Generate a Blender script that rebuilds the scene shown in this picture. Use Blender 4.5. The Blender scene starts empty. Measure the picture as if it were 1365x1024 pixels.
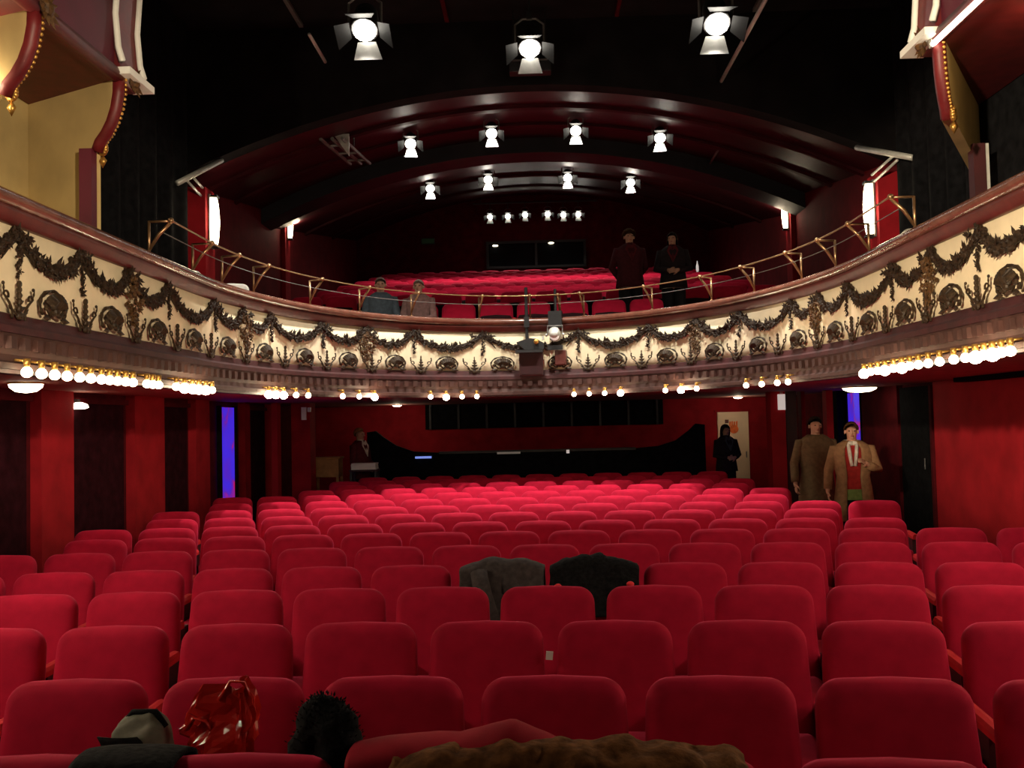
import bpy, bmesh, math, random
from mathutils import Vector, Matrix, Quaternion, noise
random.seed(7)
PI = math.pi
C = bpy.context.scene.collection
scene = bpy.context.scene

# ------------------------------------------------------------------ camera, world, exposure, large lights
F = 1250.0                                              # focal length in pixels of the 1365 wide frame
ya = Vector((32.5, -50.0, -F)).normalized()             # hall axis (+Y) seen in camera axes
xa = Vector((1.0, 0.0244, (32.5 - 50 * 0.0244) / F)).normalized()
za = xa.cross(ya)
R = Matrix((xa, ya, za))                                # rows: world axes in camera axes -> camera to world
cd = bpy.data.cameras.new('camera')
cam = bpy.data.objects.new('camera', cd)
C.objects.link(cam)
cam.matrix_world = Matrix.Translation((0, 0, 1.72)) @ R.to_4x4()
cd.sensor_width = 36.0
cd.lens = 36.0 * F / 1365.0
cd.clip_start = 0.05
scene.camera = cam

w = bpy.data.worlds.new('world')
scene.world = w
w.use_nodes = True
w.node_tree.nodes['Background'].inputs[0].default_value = (0.9, 0.75, 1.0, 1)
w.node_tree.nodes['Background'].inputs[1].default_value = 0.003

vs = scene.view_settings
vs.view_transform = 'Standard'
vs.look = 'None'
vs.exposure = 0.0
vs.gamma = 1.0
vs.use_curve_mapping = False


def light(name, kind, loc, target, energy, color, size=0.1, spot=90, blend=0.8):
    l = bpy.data.lights.new(name, kind)
    l.energy = energy
    l.color = color
    if kind == 'SPOT':
        l.spot_size = math.radians(spot)
        l.spot_blend = blend
        l.shadow_soft_size = size
    elif kind == 'AREA':
        l.size = size
    else:
        l.shadow_soft_size = size
    o = bpy.data.objects.new(name, l)
    C.objects.link(o)
    o.location = loc
    if target is not None:
        o.rotation_euler = (Vector(target) - Vector(loc)).to_track_quat('-Z', 'Y').to_euler()
    return o


WARM = (1.0, 0.80, 0.55)
WHITE = (1.0, 0.93, 0.82)
# stage working lights on the grid above the stage, behind the viewer
light('stage_work_light', 'SPOT', (-3.0, -2.5, 5.2), (-0.6, 7.0, 0.8), 12, WARM, 0.3, 100, 1.0)
light('stage_work_light', 'SPOT', (3.0, -2.5, 5.2), (0.6, 7.0, 0.8), 12, WARM, 0.3, 100, 1.0)

# unseen cross lights, each added to brighten the balcony arm opposite
light('cross_fill_light', 'SPOT', (2.6, -1.5, 3.4), (-3.0, 6.6, 3.12), 2600, WARM, 0.12, 24, 0.5)
light('cross_fill_light', 'SPOT', (-2.6, -1.5, 3.4), (2.95, 6.6, 3.12), 5600, WARM, 0.12, 24, 0.5)


# ------------------------------------------------------------------ materials
def mat(name, color, rough=0.6, metal=0.0, noise_scale=None, noise_amt=0.25, bump=0.0, emit=None, strength=0, sheen=0, spec=0.5,
        sheen_tint=None, detail=4.0, coat=0):
    m = bpy.data.materials.new(name)
    m.use_nodes = True
    nt = m.node_tree
    b = nt.nodes['Principled BSDF']
    b.inputs['Base Color'].default_value = (*color, 1)
    b.inputs['Roughness'].default_value = rough
    b.inputs['Metallic'].default_value = metal
    b.inputs['Specular IOR Level'].default_value = spec
    if coat:
        b.inputs['Coat Weight'].default_value = coat
        b.inputs['Coat Roughness'].default_value = 0.1
    if sheen:
        b.inputs['Sheen Weight'].default_value = sheen
        b.inputs['Sheen Roughness'].default_value = 0.35
        b.inputs['Sheen Tint'].default_value = (*(sheen_tint or color), 1)
    if emit:
        b.inputs['Emission Color'].default_value = (*emit, 1)
        b.inputs['Emission Strength'].default_value = strength
    if noise_scale:
        tc = nt.nodes.new('ShaderNodeTexCoord')
        n = nt.nodes.new('ShaderNodeTexNoise')
        n.inputs['Scale'].default_value = noise_scale
        n.inputs['Detail'].default_value = detail
        nt.links.new(tc.outputs['Object'], n.inputs['Vector'])
        r = nt.nodes.new('ShaderNodeValToRGB')
        lo = [max(0, c * (1 - noise_amt)) for c in color]
        hi = [min(1, c * (1 + noise_amt)) for c in color]
        r.color_ramp.elements[0].color = (*lo, 1)
        r.color_ramp.elements[1].color = (*hi, 1)
        r.color_ramp.elements[0].position = 0.3
        r.color_ramp.elements[1].position = 0.7
        nt.links.new(n.outputs['Fac'], r.inputs['Fac'])
        nt.links.new(r.outputs['Color'], b.inputs['Base Color'])
        if bump:
            bp = nt.nodes.new('ShaderNodeBump')
            bp.inputs['Strength'].default_value = bump
            bp.inputs['Distance'].default_value = 0.02
            nt.links.new(n.outputs['Fac'], bp.inputs['Height'])
            nt.links.new(bp.outputs['Normal'], b.inputs['Normal'])
    return m


M = {}
M['velvet'] = mat('red_velvet', (0.42, 0.008, 0.034), 0.85, noise_scale=9, noise_amt=0.16, sheen=0.6, sheen_tint=(0.95, 0.09, 0.22), spec=0.1, bump=0.05)
M['velvet_arm'] = mat('red_arm_velvet', (0.47, 0.012, 0.018), 0.7, noise_scale=14, noise_amt=0.15, sheen=0.3, sheen_tint=(0.9, 0.1, 0.1), spec=0.2)
M['seat_side'] = mat('dark_red_panel', (0.035, 0.002, 0.004), 0.6, noise_scale=6)
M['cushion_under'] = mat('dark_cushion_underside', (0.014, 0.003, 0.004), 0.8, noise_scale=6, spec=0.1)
M['black'] = mat('black_metal', (0.012, 0.012, 0.013), 0.5, noise_scale=20, noise_amt=0.3)
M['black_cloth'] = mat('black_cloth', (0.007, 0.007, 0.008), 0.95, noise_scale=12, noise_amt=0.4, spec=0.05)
M['black_ceiling'] = mat('black_ceiling_paint', (0.010, 0.009, 0.010), 0.8, noise_scale=3, noise_amt=0.4, spec=0.15)
M['dark_opening'] = mat('opening_shade', (0.022, 0.004, 0.007), 0.95, noise_scale=8, noise_amt=0.4, spec=0.05)
M['floor'] = mat('dark_carpet', (0.045, 0.006, 0.008), 0.95, noise_scale=30, noise_amt=0.4, spec=0.05)
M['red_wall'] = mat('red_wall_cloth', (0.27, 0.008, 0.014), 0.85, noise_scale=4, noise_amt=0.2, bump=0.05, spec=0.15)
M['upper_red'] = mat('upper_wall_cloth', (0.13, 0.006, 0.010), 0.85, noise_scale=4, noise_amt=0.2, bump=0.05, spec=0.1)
M['red_panel'] = mat('bright_red_panel', (0.38, 0.011, 0.019), 0.8, noise_scale=3, noise_amt=0.2, spec=0.2)
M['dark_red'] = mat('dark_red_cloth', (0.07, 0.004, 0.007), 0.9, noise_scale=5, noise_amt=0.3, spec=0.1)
M['vault'] = mat('dark_red_vault', (0.050, 0.005, 0.009), 0.5, noise_scale=2.5, noise_amt=0.3, spec=0.18)
M['beam'] = mat('dark_beam', (0.012, 0.010, 0.016), 0.6, noise_scale=3, noise_amt=0.4)
M['soffit'] = mat('pink_soffit', (0.40, 0.13, 0.10), 0.7, noise_scale=3, noise_amt=0.15)
M['cream'] = mat('cream_plaster', (0.86, 0.73, 0.50), 0.75, noise_scale=5, noise_amt=0.08, spec=0.2)
M['box_cream'] = mat('yellow_cream_plaster', (0.42, 0.31, 0.13), 0.8, noise_scale=2, noise_amt=0.22)
M['cap'] = mat('polished_brown_wood', (0.14, 0.050, 0.032), 0.26, noise_scale=8, noise_amt=0.25, coat=0.4)
M['cap_low'] = mat('dark_brown_moulding', (0.10, 0.020, 0.016), 0.4, noise_scale=8, noise_amt=0.3)
M['base_red'] = mat('dark_red_band', (0.045, 0.007, 0.008), 0.6, noise_scale=10, noise_amt=0.35)
M['cove'] = mat('worn_pink_cove', (0.055, 0.019, 0.014), 0.65, noise_scale=9, noise_amt=0.3)
M['bronze'] = mat('dark_bronze', (0.030, 0.017, 0.008), 0.55, metal=0.0, noise_scale=40, noise_amt=0.6, spec=0.25)
M['bronze_pale'] = mat('worn_gilt', (0.075, 0.036, 0.012), 0.55, metal=0.0, noise_scale=40, noise_amt=0.7, spec=0.3)  # lighter bronze tone for bouquets and leaf ornaments
M['garland'] = mat('dark_garland_bronze', (0.022, 0.012, 0.006), 0.6, metal=0.0, noise_scale=35, noise_amt=0.7, spec=0.25)
M['gold'] = mat('gilt', (0.55, 0.30, 0.07), 0.35, metal=0.7, noise_scale=30, noise_amt=0.3)
M['brass'] = mat('brass_rail', (0.42, 0.25, 0.13), 0.32, metal=0.8, noise_scale=20, noise_amt=0.2)
M['white_trim'] = mat('white_trim_paint', (0.80, 0.80, 0.74), 0.5, noise_scale=10, noise_amt=0.05)
M['trim_red'] = mat('red_moulding', (0.12, 0.008, 0.010), 0.5, noise_scale=8)
M['purple_red'] = mat('plum_red_panel', (0.085, 0.006, 0.018), 0.6, noise_scale=2.5, noise_amt=0.3)
M['white_metal'] = mat('pale_metal', (0.55, 0.56, 0.52), 0.4, metal=0.3, noise_scale=15, noise_amt=0.1)
M['grey_metal'] = mat('grey_metal', (0.20, 0.19, 0.18), 0.45, metal=0.4, noise_scale=15, noise_amt=0.2)
M['bulb'] = mat('glowing_bulb', (1, 0.9, 0.7), 0.4, emit=(1.0, 0.80, 0.50), strength=18, noise_scale=3, noise_amt=0.02)
M['bulb_hot'] = mat('glowing_bulb_bright', (1, 0.9, 0.7), 0.4, emit=(1.0, 0.84, 0.56), strength=48, noise_scale=3, noise_amt=0.02)
M['lamp'] = mat('glowing_lamp', (1, 0.95, 0.85), 0.4, emit=(1.0, 0.93, 0.80), strength=30, noise_scale=3, noise_amt=0.02)
M['sconce'] = mat('glowing_glass', (1, 0.9, 0.75), 0.4, emit=(1.0, 0.84, 0.56), strength=9, noise_scale=3, noise_amt=0.02)
M['ceil_lamp'] = mat('glowing_dish', (1, 0.9, 0.75), 0.4, emit=(1.0, 0.85, 0.6), strength=6, noise_scale=3, noise_amt=0.02)
M['tube'] = mat('glowing_box_edge', (1, 0.9, 0.8), 0.4, emit=(1.0, 0.86, 0.64), strength=8, noise_scale=3, noise_amt=0.02)  # emission painted for the lit edge of the box
M['door_lit_tone'] = mat('lit_tone_lantern_door', (0.20, 0.20, 0.19), 0.45, metal=0.3, noise_scale=15, noise_amt=0.1)  # lit look of the lowest lantern door, put into its colour
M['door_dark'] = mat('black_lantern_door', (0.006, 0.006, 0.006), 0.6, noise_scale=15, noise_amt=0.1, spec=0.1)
M['exit'] = mat('dim_green_sign', (0.02, 0.06, 0.03), 0.5, emit=(0.1, 0.5, 0.15), strength=0.004, noise_scale=6, noise_amt=0.2)
M['white_sign'] = mat('pale_lit_sign', (0.8, 0.8, 0.75), 0.5, emit=(1.0, 0.86, 0.8), strength=0.4, noise_scale=6, noise_amt=0.05)
M['wood'] = mat('pale_wood', (0.33, 0.15, 0.055), 0.5, noise_scale=8, noise_amt=0.3)
M['paper'] = mat('white_paper', (0.80, 0.77, 0.72), 0.8, noise_scale=9, noise_amt=0.05)
M['door_cream'] = mat('cream_door_paint', (0.80, 0.62, 0.42), 0.55, noise_scale=2, noise_amt=0.08)
M['orange'] = mat('orange_print', (0.90, 0.16, 0.03), 0.7, noise_scale=18, noise_amt=0.3)
M['glass_dark'] = mat('dark_glass', (0.006, 0.008, 0.010), 0.12, noise_scale=2, noise_amt=0.3)
M['blue_strip'] = mat('blue_glow', (0.2, 0.3, 0.9), 0.5, emit=(0.25, 0.35, 1.0), strength=0.7, noise_scale=4, noise_amt=0.1)
M['grey_strip'] = mat('grey_strip', (0.6, 0.55, 0.5), 0.5, emit=(1, 0.9, 0.8), strength=0.05, noise_scale=4, noise_amt=0.1)
M['coat_grey'] = mat('charcoal_suede', (0.055, 0.042, 0.042), 0.85, noise_scale=30, noise_amt=0.35, sheen=0.3, bump=0.1, spec=0.2)
M['coat_black'] = mat('black_wool', (0.010, 0.009, 0.010), 0.9, noise_scale=50, noise_amt=0.5, sheen=0.15, bump=0.3, spec=0.1)
M['coat_brown'] = mat('brown_fur', (0.13, 0.050, 0.017), 0.9, noise_scale=28, noise_amt=0.5, sheen=0.3, bump=0.4, spec=0.1)
M['cloth_red'] = mat('crimson_cloth', (0.33, 0.008, 0.022), 0.8, noise_scale=10, noise_amt=0.15, sheen=0.2, spec=0.15)
M['plastic_red'] = mat('shiny_red_plastic', (0.55, 0.018, 0.012), 0.16, noise_scale=6, noise_amt=0.3, coat=0.6, spec=0.6)
M['bag_grey'] = mat('grey_green_canvas', (0.15, 0.135, 0.10), 0.85, noise_scale=20, noise_amt=0.25, bump=0.15)
M['red_bright'] = mat('bright_red_wool', (0.8, 0.02, 0.03), 0.6, noise_scale=20, noise_amt=0.2)
M['pale_cushion'] = mat('pale_grey_cushion', (0.42, 0.40, 0.36), 0.8, noise_scale=10, noise_amt=0.15)


def purple_mat():
    m = bpy.data.materials.new('painted_purple_glow')  # light seen in the openings is put into the panel's own emission
    m.use_nodes = True
    nt = m.node_tree
    b = nt.nodes['Principled BSDF']
    tc = nt.nodes.new('ShaderNodeTexCoord')
    n = nt.nodes.new('ShaderNodeTexNoise')
    n.inputs['Scale'].default_value = 2.2
    n.inputs['Detail'].default_value = 3
    n.inputs['Distortion'].default_value = 1.2
    r = nt.nodes.new('ShaderNodeValToRGB')
    e = r.color_ramp.elements
    e[0].position, e[0].color = 0.30, (0.45, 0.01, 0.10, 1)
    e[1].position, e[1].color = 0.44, (0.085, 0.015, 0.42, 1)
    x = e.new(0.58)
    x.color = (0.05, 0.02, 0.65, 1)
    nt.links.new(tc.outputs['Object'], n.inputs['Vector'])
    nt.links.new(n.outputs['Fac'], r.inputs['Fac'])
    nt.links.new(r.outputs['Color'], b.inputs['Base Color'])
    nt.links.new(r.outputs['Color'], b.inputs['Emission Color'])
    b.inputs['Emission Strength'].default_value = 1.0
    b.inputs['Roughness'].default_value = 0.5
    return m


M['purple'] = purple_mat()


# ------------------------------------------------------------------ mesh helpers
class MB:
    def __init__(self):
        self.v, self.f = [], []

    def add(self, vs, fs, mtx=None):
        o = len(self.v)
        for p in vs:
            p = Vector(p)
            self.v.append(tuple(mtx @ p if mtx else p))
        self.f += [tuple(i + o for i in f) for f in fs]
        return self

    def box(self, c, s, mtx=None, taper=1.0):
        x, y, z = [k / 2 for k in s]
        vs = []
        for dz, t in ((-z, 1.0), (z, taper)):
            for dx, dy in ((-x, -y), (x, -y), (x, y), (-x, y)):
                vs.append(Vector((c[0] + dx * t, c[1] + dy * t, c[2] + dz)))
        return self.add(vs, [(3, 2, 1, 0), (4, 5, 6, 7), (0, 1, 5, 4), (1, 2, 6, 5), (2, 3, 7, 6), (3, 0, 4, 7)], mtx)

    def tube(self, pts, rad, n=8, cap=True, mtx=None, flat=1.0):
        pts = [Vector(p) for p in pts]
        k = len(pts)
        if not hasattr(rad, '__len__'):
            rad = [rad] * k
        vs, fs = [], []
        t0 = (pts[1] - pts[0]).normalized()
        up = Vector((0, 0, 1)) if abs(t0.z) < 0.9 else Vector((1, 0, 0))
        a = t0.cross(up).normalized()
        for i in range(k):
            t = (pts[min(i + 1, k - 1)] - pts[max(i - 1, 0)]).normalized()
            a = (a - t * a.dot(t)).normalized()
            b = t.cross(a)
            for j in range(n):
                q = 2 * PI * j / n
                vs.append(pts[i] + (a * math.cos(q) + b * math.sin(q) * flat) * rad[i])
        for i in range(k - 1):
            for j in range(n):
                j2 = (j + 1) % n
                fs.append((i * n + j, i * n + j2, (i + 1) * n + j2, (i + 1) * n + j))
        if cap:
            fs.append(tuple(range(n - 1, -1, -1)))
            fs.append(tuple(range((k - 1) * n, k * n)))
        return self.add(vs, fs, mtx)

    def lathe(self, prof, n=16, mtx=None, cap=True, a0=0, a1=2 * PI):
        full = abs(a1 - a0 - 2 * PI) < 1e-6
        m = n if full else n + 1
        vs, fs = [], []
        for r, z in prof:
            for j in range(m):
                q = a0 + (a1 - a0) * j / n
                vs.append((r * math.cos(q), r * math.sin(q), z))
        for i in range(len(prof) - 1):
            for j in range(n):
                j2 = (j + 1) % m
                fs.append((i * m + j, i * m + j2, (i + 1) * m + j2, (i + 1) * m + j))
        if cap:
            fs.append(tuple(range(m - 1, -1, -1)))
            fs.append(tuple(range((len(prof) - 1) * m, len(prof) * m)))
        return self.add(vs, fs, mtx)

    def ell(self, c, r, n=8, k=5, mtx=None):
        vs, fs = [(0, 0, -1)], []
        for i in range(1, k):
            p = -PI / 2 + PI * i / k
            for j in range(n):
                q = 2 * PI * j / n
                vs.append((math.cos(p) * math.cos(q), math.cos(p) * math.sin(q), math.sin(p)))
        vs.append((0, 0, 1))
        for j in range(n):
            fs.append((0, 1 + (j + 1) % n, 1 + j))
            fs.append((len(vs) - 1, 1 + (k - 2) * n + j, 1 + (k - 2) * n + (j + 1) % n))
        for i in range(k - 2):
            for j in range(n):
                j2 = (j + 1) % n
                fs.append((1 + i * n + j, 1 + i * n + j2, 1 + (i + 1) * n + j2, 1 + (i + 1) * n + j))
        T = Matrix.Translation(c) @ Matrix.Diagonal((r[0], r[1], r[2], 1))
        return self.add(vs, fs, mtx @ T if mtx else T)

    def prism(self, poly, d, mtx=None):
        """poly in local XZ, thickness d along local Y"""
        n = len(poly)
        vs = [(x, -d / 2, z) for x, z in poly] + [(x, d / 2, z) for x, z in poly]
        fs = [tuple(range(n)), tuple(range(2 * n - 1, n - 1, -1))]
        for i in range(n):
            j = (i + 1) % n
            fs.append((j, i, n + i, n + j))
        return self.add(vs, fs, mtx)

    def grid(self, fn, nu, nv):
        vs = [fn(u / nu, v / nv) for v in range(nv + 1) for u in range(nu + 1)]
        fs = [(v * (nu + 1) + u, v * (nu + 1) + u + 1, (v + 1) * (nu + 1) + u + 1, (v + 1) * (nu + 1) + u)
              for v in range(nv) for u in range(nu)]
        return self.add(vs, fs)

    def leaf(self, c, d, ln, wd, up):
        """pointed leaf: six faces, thick in the middle"""
        d = Vector(d).normalized()
        s = d.cross(Vector(up)).normalized() if d.cross(Vector(up)).length > 1e-4 else Vector((1, 0, 0))
        n = s.cross(d)
        c = Vector(c)
        vs = [c, c + d * ln * .45 + s * wd, c + d * ln, c + d * ln * .45 - s * wd, c + d * ln * .45 + n * wd * .7, c + d * ln * .45 - n * wd * .5]
        return self.add(vs, [(0, 1, 4), (1, 2, 4), (2, 3, 4), (3, 0, 4), (1, 0, 5), (2, 1, 5), (3, 2, 5), (0, 3, 5)])

    def mesh(self, name, m, smooth=False):
        me = bpy.data.meshes.new(name)
        me.from_pydata(self.v, [], self.f)
        me.materials.append(m)
        if smooth:
            me.polygons.foreach_set('use_smooth', [True] * len(me.polygons))
        me.update()
        return me

    def build(self, name, m, parent=None, smooth=False, fix=True):
        me = self.mesh(name, m, smooth)
        if fix:
            bm = bmesh.new()
            bm.from_mesh(me)
            bmesh.ops.recalc_face_normals(bm, faces=bm.faces)
            bm.to_mesh(me)
            bm.free()
        o = bpy.data.objects.new(name, me)
        C.objects.link(o)
        if parent:
            o.parent = parent
        return o


def put(name, me, parent=None, loc=(0, 0, 0), rot=(0, 0, 0)):
    o = bpy.data.objects.new(name, me)
    C.objects.link(o)
    o.location = loc
    o.rotation_euler = rot
    if parent:
        o.parent = parent
    return o


def tag(o, label=None, cat=None, group=None, kind=None):
    if label: o['label'] = label
    if cat: o['category'] = cat
    if group: o['group'] = group
    if kind: o['kind'] = kind
    return o


def thing(name, label, cat, loc=(0, 0, 0), rz=0, group=None):
    o = bpy.data.objects.new(name, None)
    o.empty_display_size = 0.1
    C.objects.link(o)
    o.location = loc
    o.rotation_euler = (0, 0, rz)
    return tag(o, label, cat, group)


def struct(name, mb, m, parent=None, smooth=False):
    o = mb.build(name, m, parent, smooth)
    if not parent:
        o['kind'] = 'structure'
    return o


def bev(o, wd=0.01, seg=2):
    b = o.modifiers.new('bevel', 'BEVEL')
    b.width = wd
    b.segments = seg
    b.limit_method = 'ANGLE'
    return o


ORD = ['', 'first', 'second', 'third', 'fourth', 'fifth', 'sixth', 'seventh', 'eighth', 'ninth', 'tenth', 'eleventh', 'twelfth', 'thirteenth',
       'fourteenth', 'fifteenth', 'sixteenth', 'seventeenth', 'eighteenth', 'nineteenth', 'twentieth']


def proj(p):
    """only to leave out repeats that the photograph does not show"""
    q = R.transposed() @ (Vector(p) - Vector((0, 0, 1.72)))
    return 682.5 + F * q.x / -q.z, 512 - F * q.y / -q.z


# ------------------------------------------------------------------ the setting
XL, XR, XU = -4.4, 5.0, 4.65            # stalls walls, upper walls
SOF = 2.10                              # underside of the balcony
YB0, YB1 = 18.6, 24.6                   # back wall of stalls, back wall of balcony

struct('floor', MB().box((0.3, 8.0, -0.05), (11.4, 22.0, 0.1)), M['floor'])

# stalls side walls (under the balcony)
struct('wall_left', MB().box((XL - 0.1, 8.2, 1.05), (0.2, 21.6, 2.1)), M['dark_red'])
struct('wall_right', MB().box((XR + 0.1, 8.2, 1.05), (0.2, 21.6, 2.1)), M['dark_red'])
struct('wall_back', MB().box((0.3, YB0 + 0.1, 1.05), (9.8, 0.2, 2.1)), M['red_wall'])
n_trim = 0


def trim(mb, m, smooth=False):
    global n_trim
    n_trim += 1
    return struct('trim_%d' % n_trim, mb, m, None, smooth)


def pier(x, y, sx, sy, m=None):
    trim(MB().box((x, y, 1.05), (sx, sy, 2.098)), m or M['red_panel'])


# left: red piers standing proud of the dark openings
for y0, y1, m in ((6.6, 7.05, 'red_wall'), (8.05, 8.62, 'red_wall'), (9.95, 10.75, 'red_wall'), (11.75, 12.25, 'red_wall'),
                  (13.75, 14.0, 'red_wall'), (15.1, 15.3, 'red_panel')):
    trim(MB().box((XL + 0.05, (y0 + y1) / 2, 1.05), (0.1, y1 - y0, 2.098)), M[m])
# dark sheets painted as the shade inside the openings between the left piers
door_n = 0
for y0, y1 in ((7.15, 7.95), (8.75, 9.85), (10.85, 11.65), (14.15, 15.0)):
    door_n += 1
    d = struct('door_%d' % door_n, MB().box((XL + 0.012, (y0 + y1) / 2, 1.0), (0.02, y1 - y0, 2.0)), M['dark_opening'])
    MB().box((XL + 0.03, (y0 + y1) / 2, 2.02), (0.05, y1 - y0 + 0.1, 0.05)).build('door_frame', M['dark_red'], d)
# purple light of the left opening, painted as a glowing panel
d = struct('window_1', MB().box((XL + 0.035, 13.1, 1.02), (0.03, 0.62, 2.0)), M['purple'])
for yy in (12.77, 13.43):
    MB().box((XL + 0.05, yy, 1.02), (0.06, 0.05, 2.04)).build('window_frame', M['black_cloth'], d)
# right wall: red panel, black door, dark pier, painted purple glow
trim(MB().box((XR - 0.03, 9.0, 1.05), (0.06, 5.6, 2.098)), M['red_panel'])
d = struct('door_5', MB().box((XR - 0.02, 12.4, 1.03), (0.06, 1.0, 2.06)), M['black_cloth'])
MB().box((XR - 0.05, 11.86, 1.03), (0.06, 0.06, 2.06)).build('door_frame', M['dark_red'], d)
MB().tube([(XR - 0.09, 12.05, 1.0), (XR - 0.09, 12.05, 1.14)], 0.012).build('door_handle', M['black'], d)
d = struct('window_2', MB().box((XR - 0.03, 14.72, 1.03), (0.04, 0.62, 2.04)), M['purple'])
for yy in (14.38, 15.06):
    MB().box((XR - 0.05, yy, 1.03), (0.06, 0.06, 2.06)).build('window_frame', M['black_cloth'], d)
trim(MB().box((XR - 0.04, 13.62, 1.05), (0.08, 1.4, 2.098)), M['dark_red'])
trim(MB().box((XR - 0.1, 15.35, 1.05), (0.2, 0.5, 2.098)), M['black_cloth'])
# free piers at the back of the stalls
pier(-3.72, 14.9, 0.30, 0.35, M['red_wall'])
pier(-4.02, 14.4, 0.09, 0.2, M['red_panel'])
pier(3.70, 14.6, 0.22, 0.30, M['red_panel'])
pier(3.91, 14.62, 0.16, 0.26, M['seat_side'])
pier(4.18, 14.9, 0.06, 0.2, M['red_wall'])
pier(4.50, 14.6, 0.10, 0.2, M['red_panel'])

# upper walls
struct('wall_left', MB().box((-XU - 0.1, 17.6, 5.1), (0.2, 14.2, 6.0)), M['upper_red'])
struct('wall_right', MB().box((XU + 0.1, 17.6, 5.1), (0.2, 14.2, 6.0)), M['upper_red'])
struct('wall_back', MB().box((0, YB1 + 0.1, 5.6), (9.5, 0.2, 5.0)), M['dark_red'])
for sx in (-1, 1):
    # added black sheets: stand in for unlit side walls between boxes and balcony
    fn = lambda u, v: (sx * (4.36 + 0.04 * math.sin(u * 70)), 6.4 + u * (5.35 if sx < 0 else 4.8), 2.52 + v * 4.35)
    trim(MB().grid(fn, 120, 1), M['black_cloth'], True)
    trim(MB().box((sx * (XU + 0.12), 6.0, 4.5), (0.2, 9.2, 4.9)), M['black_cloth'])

CURV = 0.0507


def vault(y0, z0, y1, z1, name, m, hw=4.72):
    mb = MB()
    def fn(u, v):
        x = -hw + 2 * hw * u
        return (x, y0 + (y1 - y0) * v, z0 + (z1 - z0) * v - CURV * x * x)
    mb.grid(fn, 32, 1)
    def fn2(u, v):
        x = -hw + 2 * hw * u
        return (x, y0 + (y1 - y0) * v, z0 + (z1 - z0) * v - CURV * x * x + 0.12)
    mb.grid(fn2, 32, 1)
    return struct(name, mb, m, None, True)


def arch(y0, y1, zb, zt, m, hw=4.72):
    """beam with an arched underside"""
    poly = [(-hw + 2 * hw * i / 32, zb - CURV * (-hw + 2 * hw * i / 32) ** 2) for i in range(33)] + [(hw, zt), (-hw, zt)]
    trim(MB().prism(poly, y1 - y0, Matrix.Translation((0, (y0 + y1) / 2, 0))), m)


ceil = struct('ceiling', MB().box((0, 5.0, 6.98), (9.8, 14.2, 0.16)), M['black_ceiling'])
for x in (-2.9, -1.02, 1.15, 2.9):
    MB().box((x, 6.0, 6.88), (0.05, 11.6, 0.05)).build('ceiling_rail', M['grey_metal'] if abs(x) > 2 else M['dark_red'], ceil)
for y in (3.5, 6.2, 8.4, 10.6):
    MB().box((0, y, 6.82), (9.0, 0.12, 0.14)).build('ceiling_beam', M['black'], ceil)
arch(11.9, 12.15, 6.05, 6.95, M['black_ceiling'])
vault(12.15, 6.06, 16.0, 6.60, 'ceiling', M['vault'])
arch(15.9, 16.5, 6.33, 6.95, M['beam'])
vault(16.5, 6.38, 24.6, 7.72, 'ceiling', M['vault'])
# thin ribs across the red vaults
for y, z in ((13.1, 6.19), (14.5, 6.39), (19.0, 6.79), (21.6, 7.22)):
    poly = [(-4.7 + 9.4 * i / 24, z - CURV * (-4.7 + 9.4 * i / 24) ** 2) for i in range(25)]
    poly += [(x, zz - 0.05) for x, zz in reversed(poly)]
    trim(MB().prism(poly, 0.10, Matrix.Translation((0, y, 0))), M['vault'])

# projection booth window in the back wall of the balcony
d = struct('window_3', MB().box((0.1, YB1 - 0.02, 6.12), (2.5, 0.04, 0.62)), M['glass_dark'])
for zz in (5.79, 6.45):
    MB().box((0.1, YB1 - 0.05, zz), (2.62, 0.10, 0.06)).build('window_frame', M['black'], d)
for xx in (-1.18, 0.1, 1.38):
    MB().box((xx, YB1 - 0.05, 6.12), (0.06, 0.10, 0.62)).build('window_frame', M['black'], d)
d = struct('window_4', MB().box((0.15, YB0 - 0.02, 1.86), (4.7, 0.04, 0.50)), M['black_cloth'])
for i in range(9):
    MB().box((-2.1 + i * 0.56, YB0 - 0.05, 1.86), (0.04, 0.05, 0.50)).build('window_frame', M['black'], d)


# ------------------------------------------------------------------ balcony: horseshoe front
PX0, PHW, PYC, PB, PY0 = -0.05, 2.97, 8.2, 4.4, 0.6


def make_path():
    L = [(PX0 - PHW, PY0 + (PYC - PY0) * i / 60) for i in range(60)]
    L += [(PX0 + PHW * math.cos(PI - PI * i / 240), PYC + PB * math.sin(PI - PI * i / 240)) for i in range(241)]
    L += [(PX0 + PHW, PYC - (PYC - PY0) * i / 60) for i in range(1, 61)]
    S = [0]
    for a, b in zip(L, L[1:]):
        S.append(S[-1] + math.hypot(b[0] - a[0], b[1] - a[1]))
    return L, S


PATH, PS = make_path()
MID = PS[-1] / 2
SMAX = MID - 0.05


def at(s, n=0.0):
    """point on the balcony front at arc length s from the middle, n metres out towards the hall; also the outward normal"""
    s = min(max(s + MID, 0.001), PS[-1] - 0.001)
    lo, hi = 0, len(PS) - 1
    while hi - lo > 1:
        m = (lo + hi) // 2
        if PS[m] <= s: lo = m
        else: hi = m
    t = (s - PS[lo]) / (PS[hi] - PS[lo])
    a, b = Vector(PATH[lo]), Vector(PATH[hi])
    def tang(i):
        return (Vector(PATH[min(i + 1, len(PATH) - 1)]) - Vector(PATH[max(i - 1, 0)])).normalized()
    tg = (tang(lo) * (1 - t) + tang(hi) * t).normalized()
    nr = Vector((tg.y, -tg.x))
    p = a.lerp(b, t) + nr * n
    return p, nr, tg


def P3(s, n, z):
    p, _, _ = at(s, n)
    return Vector((p.x, p.y, z))


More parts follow.
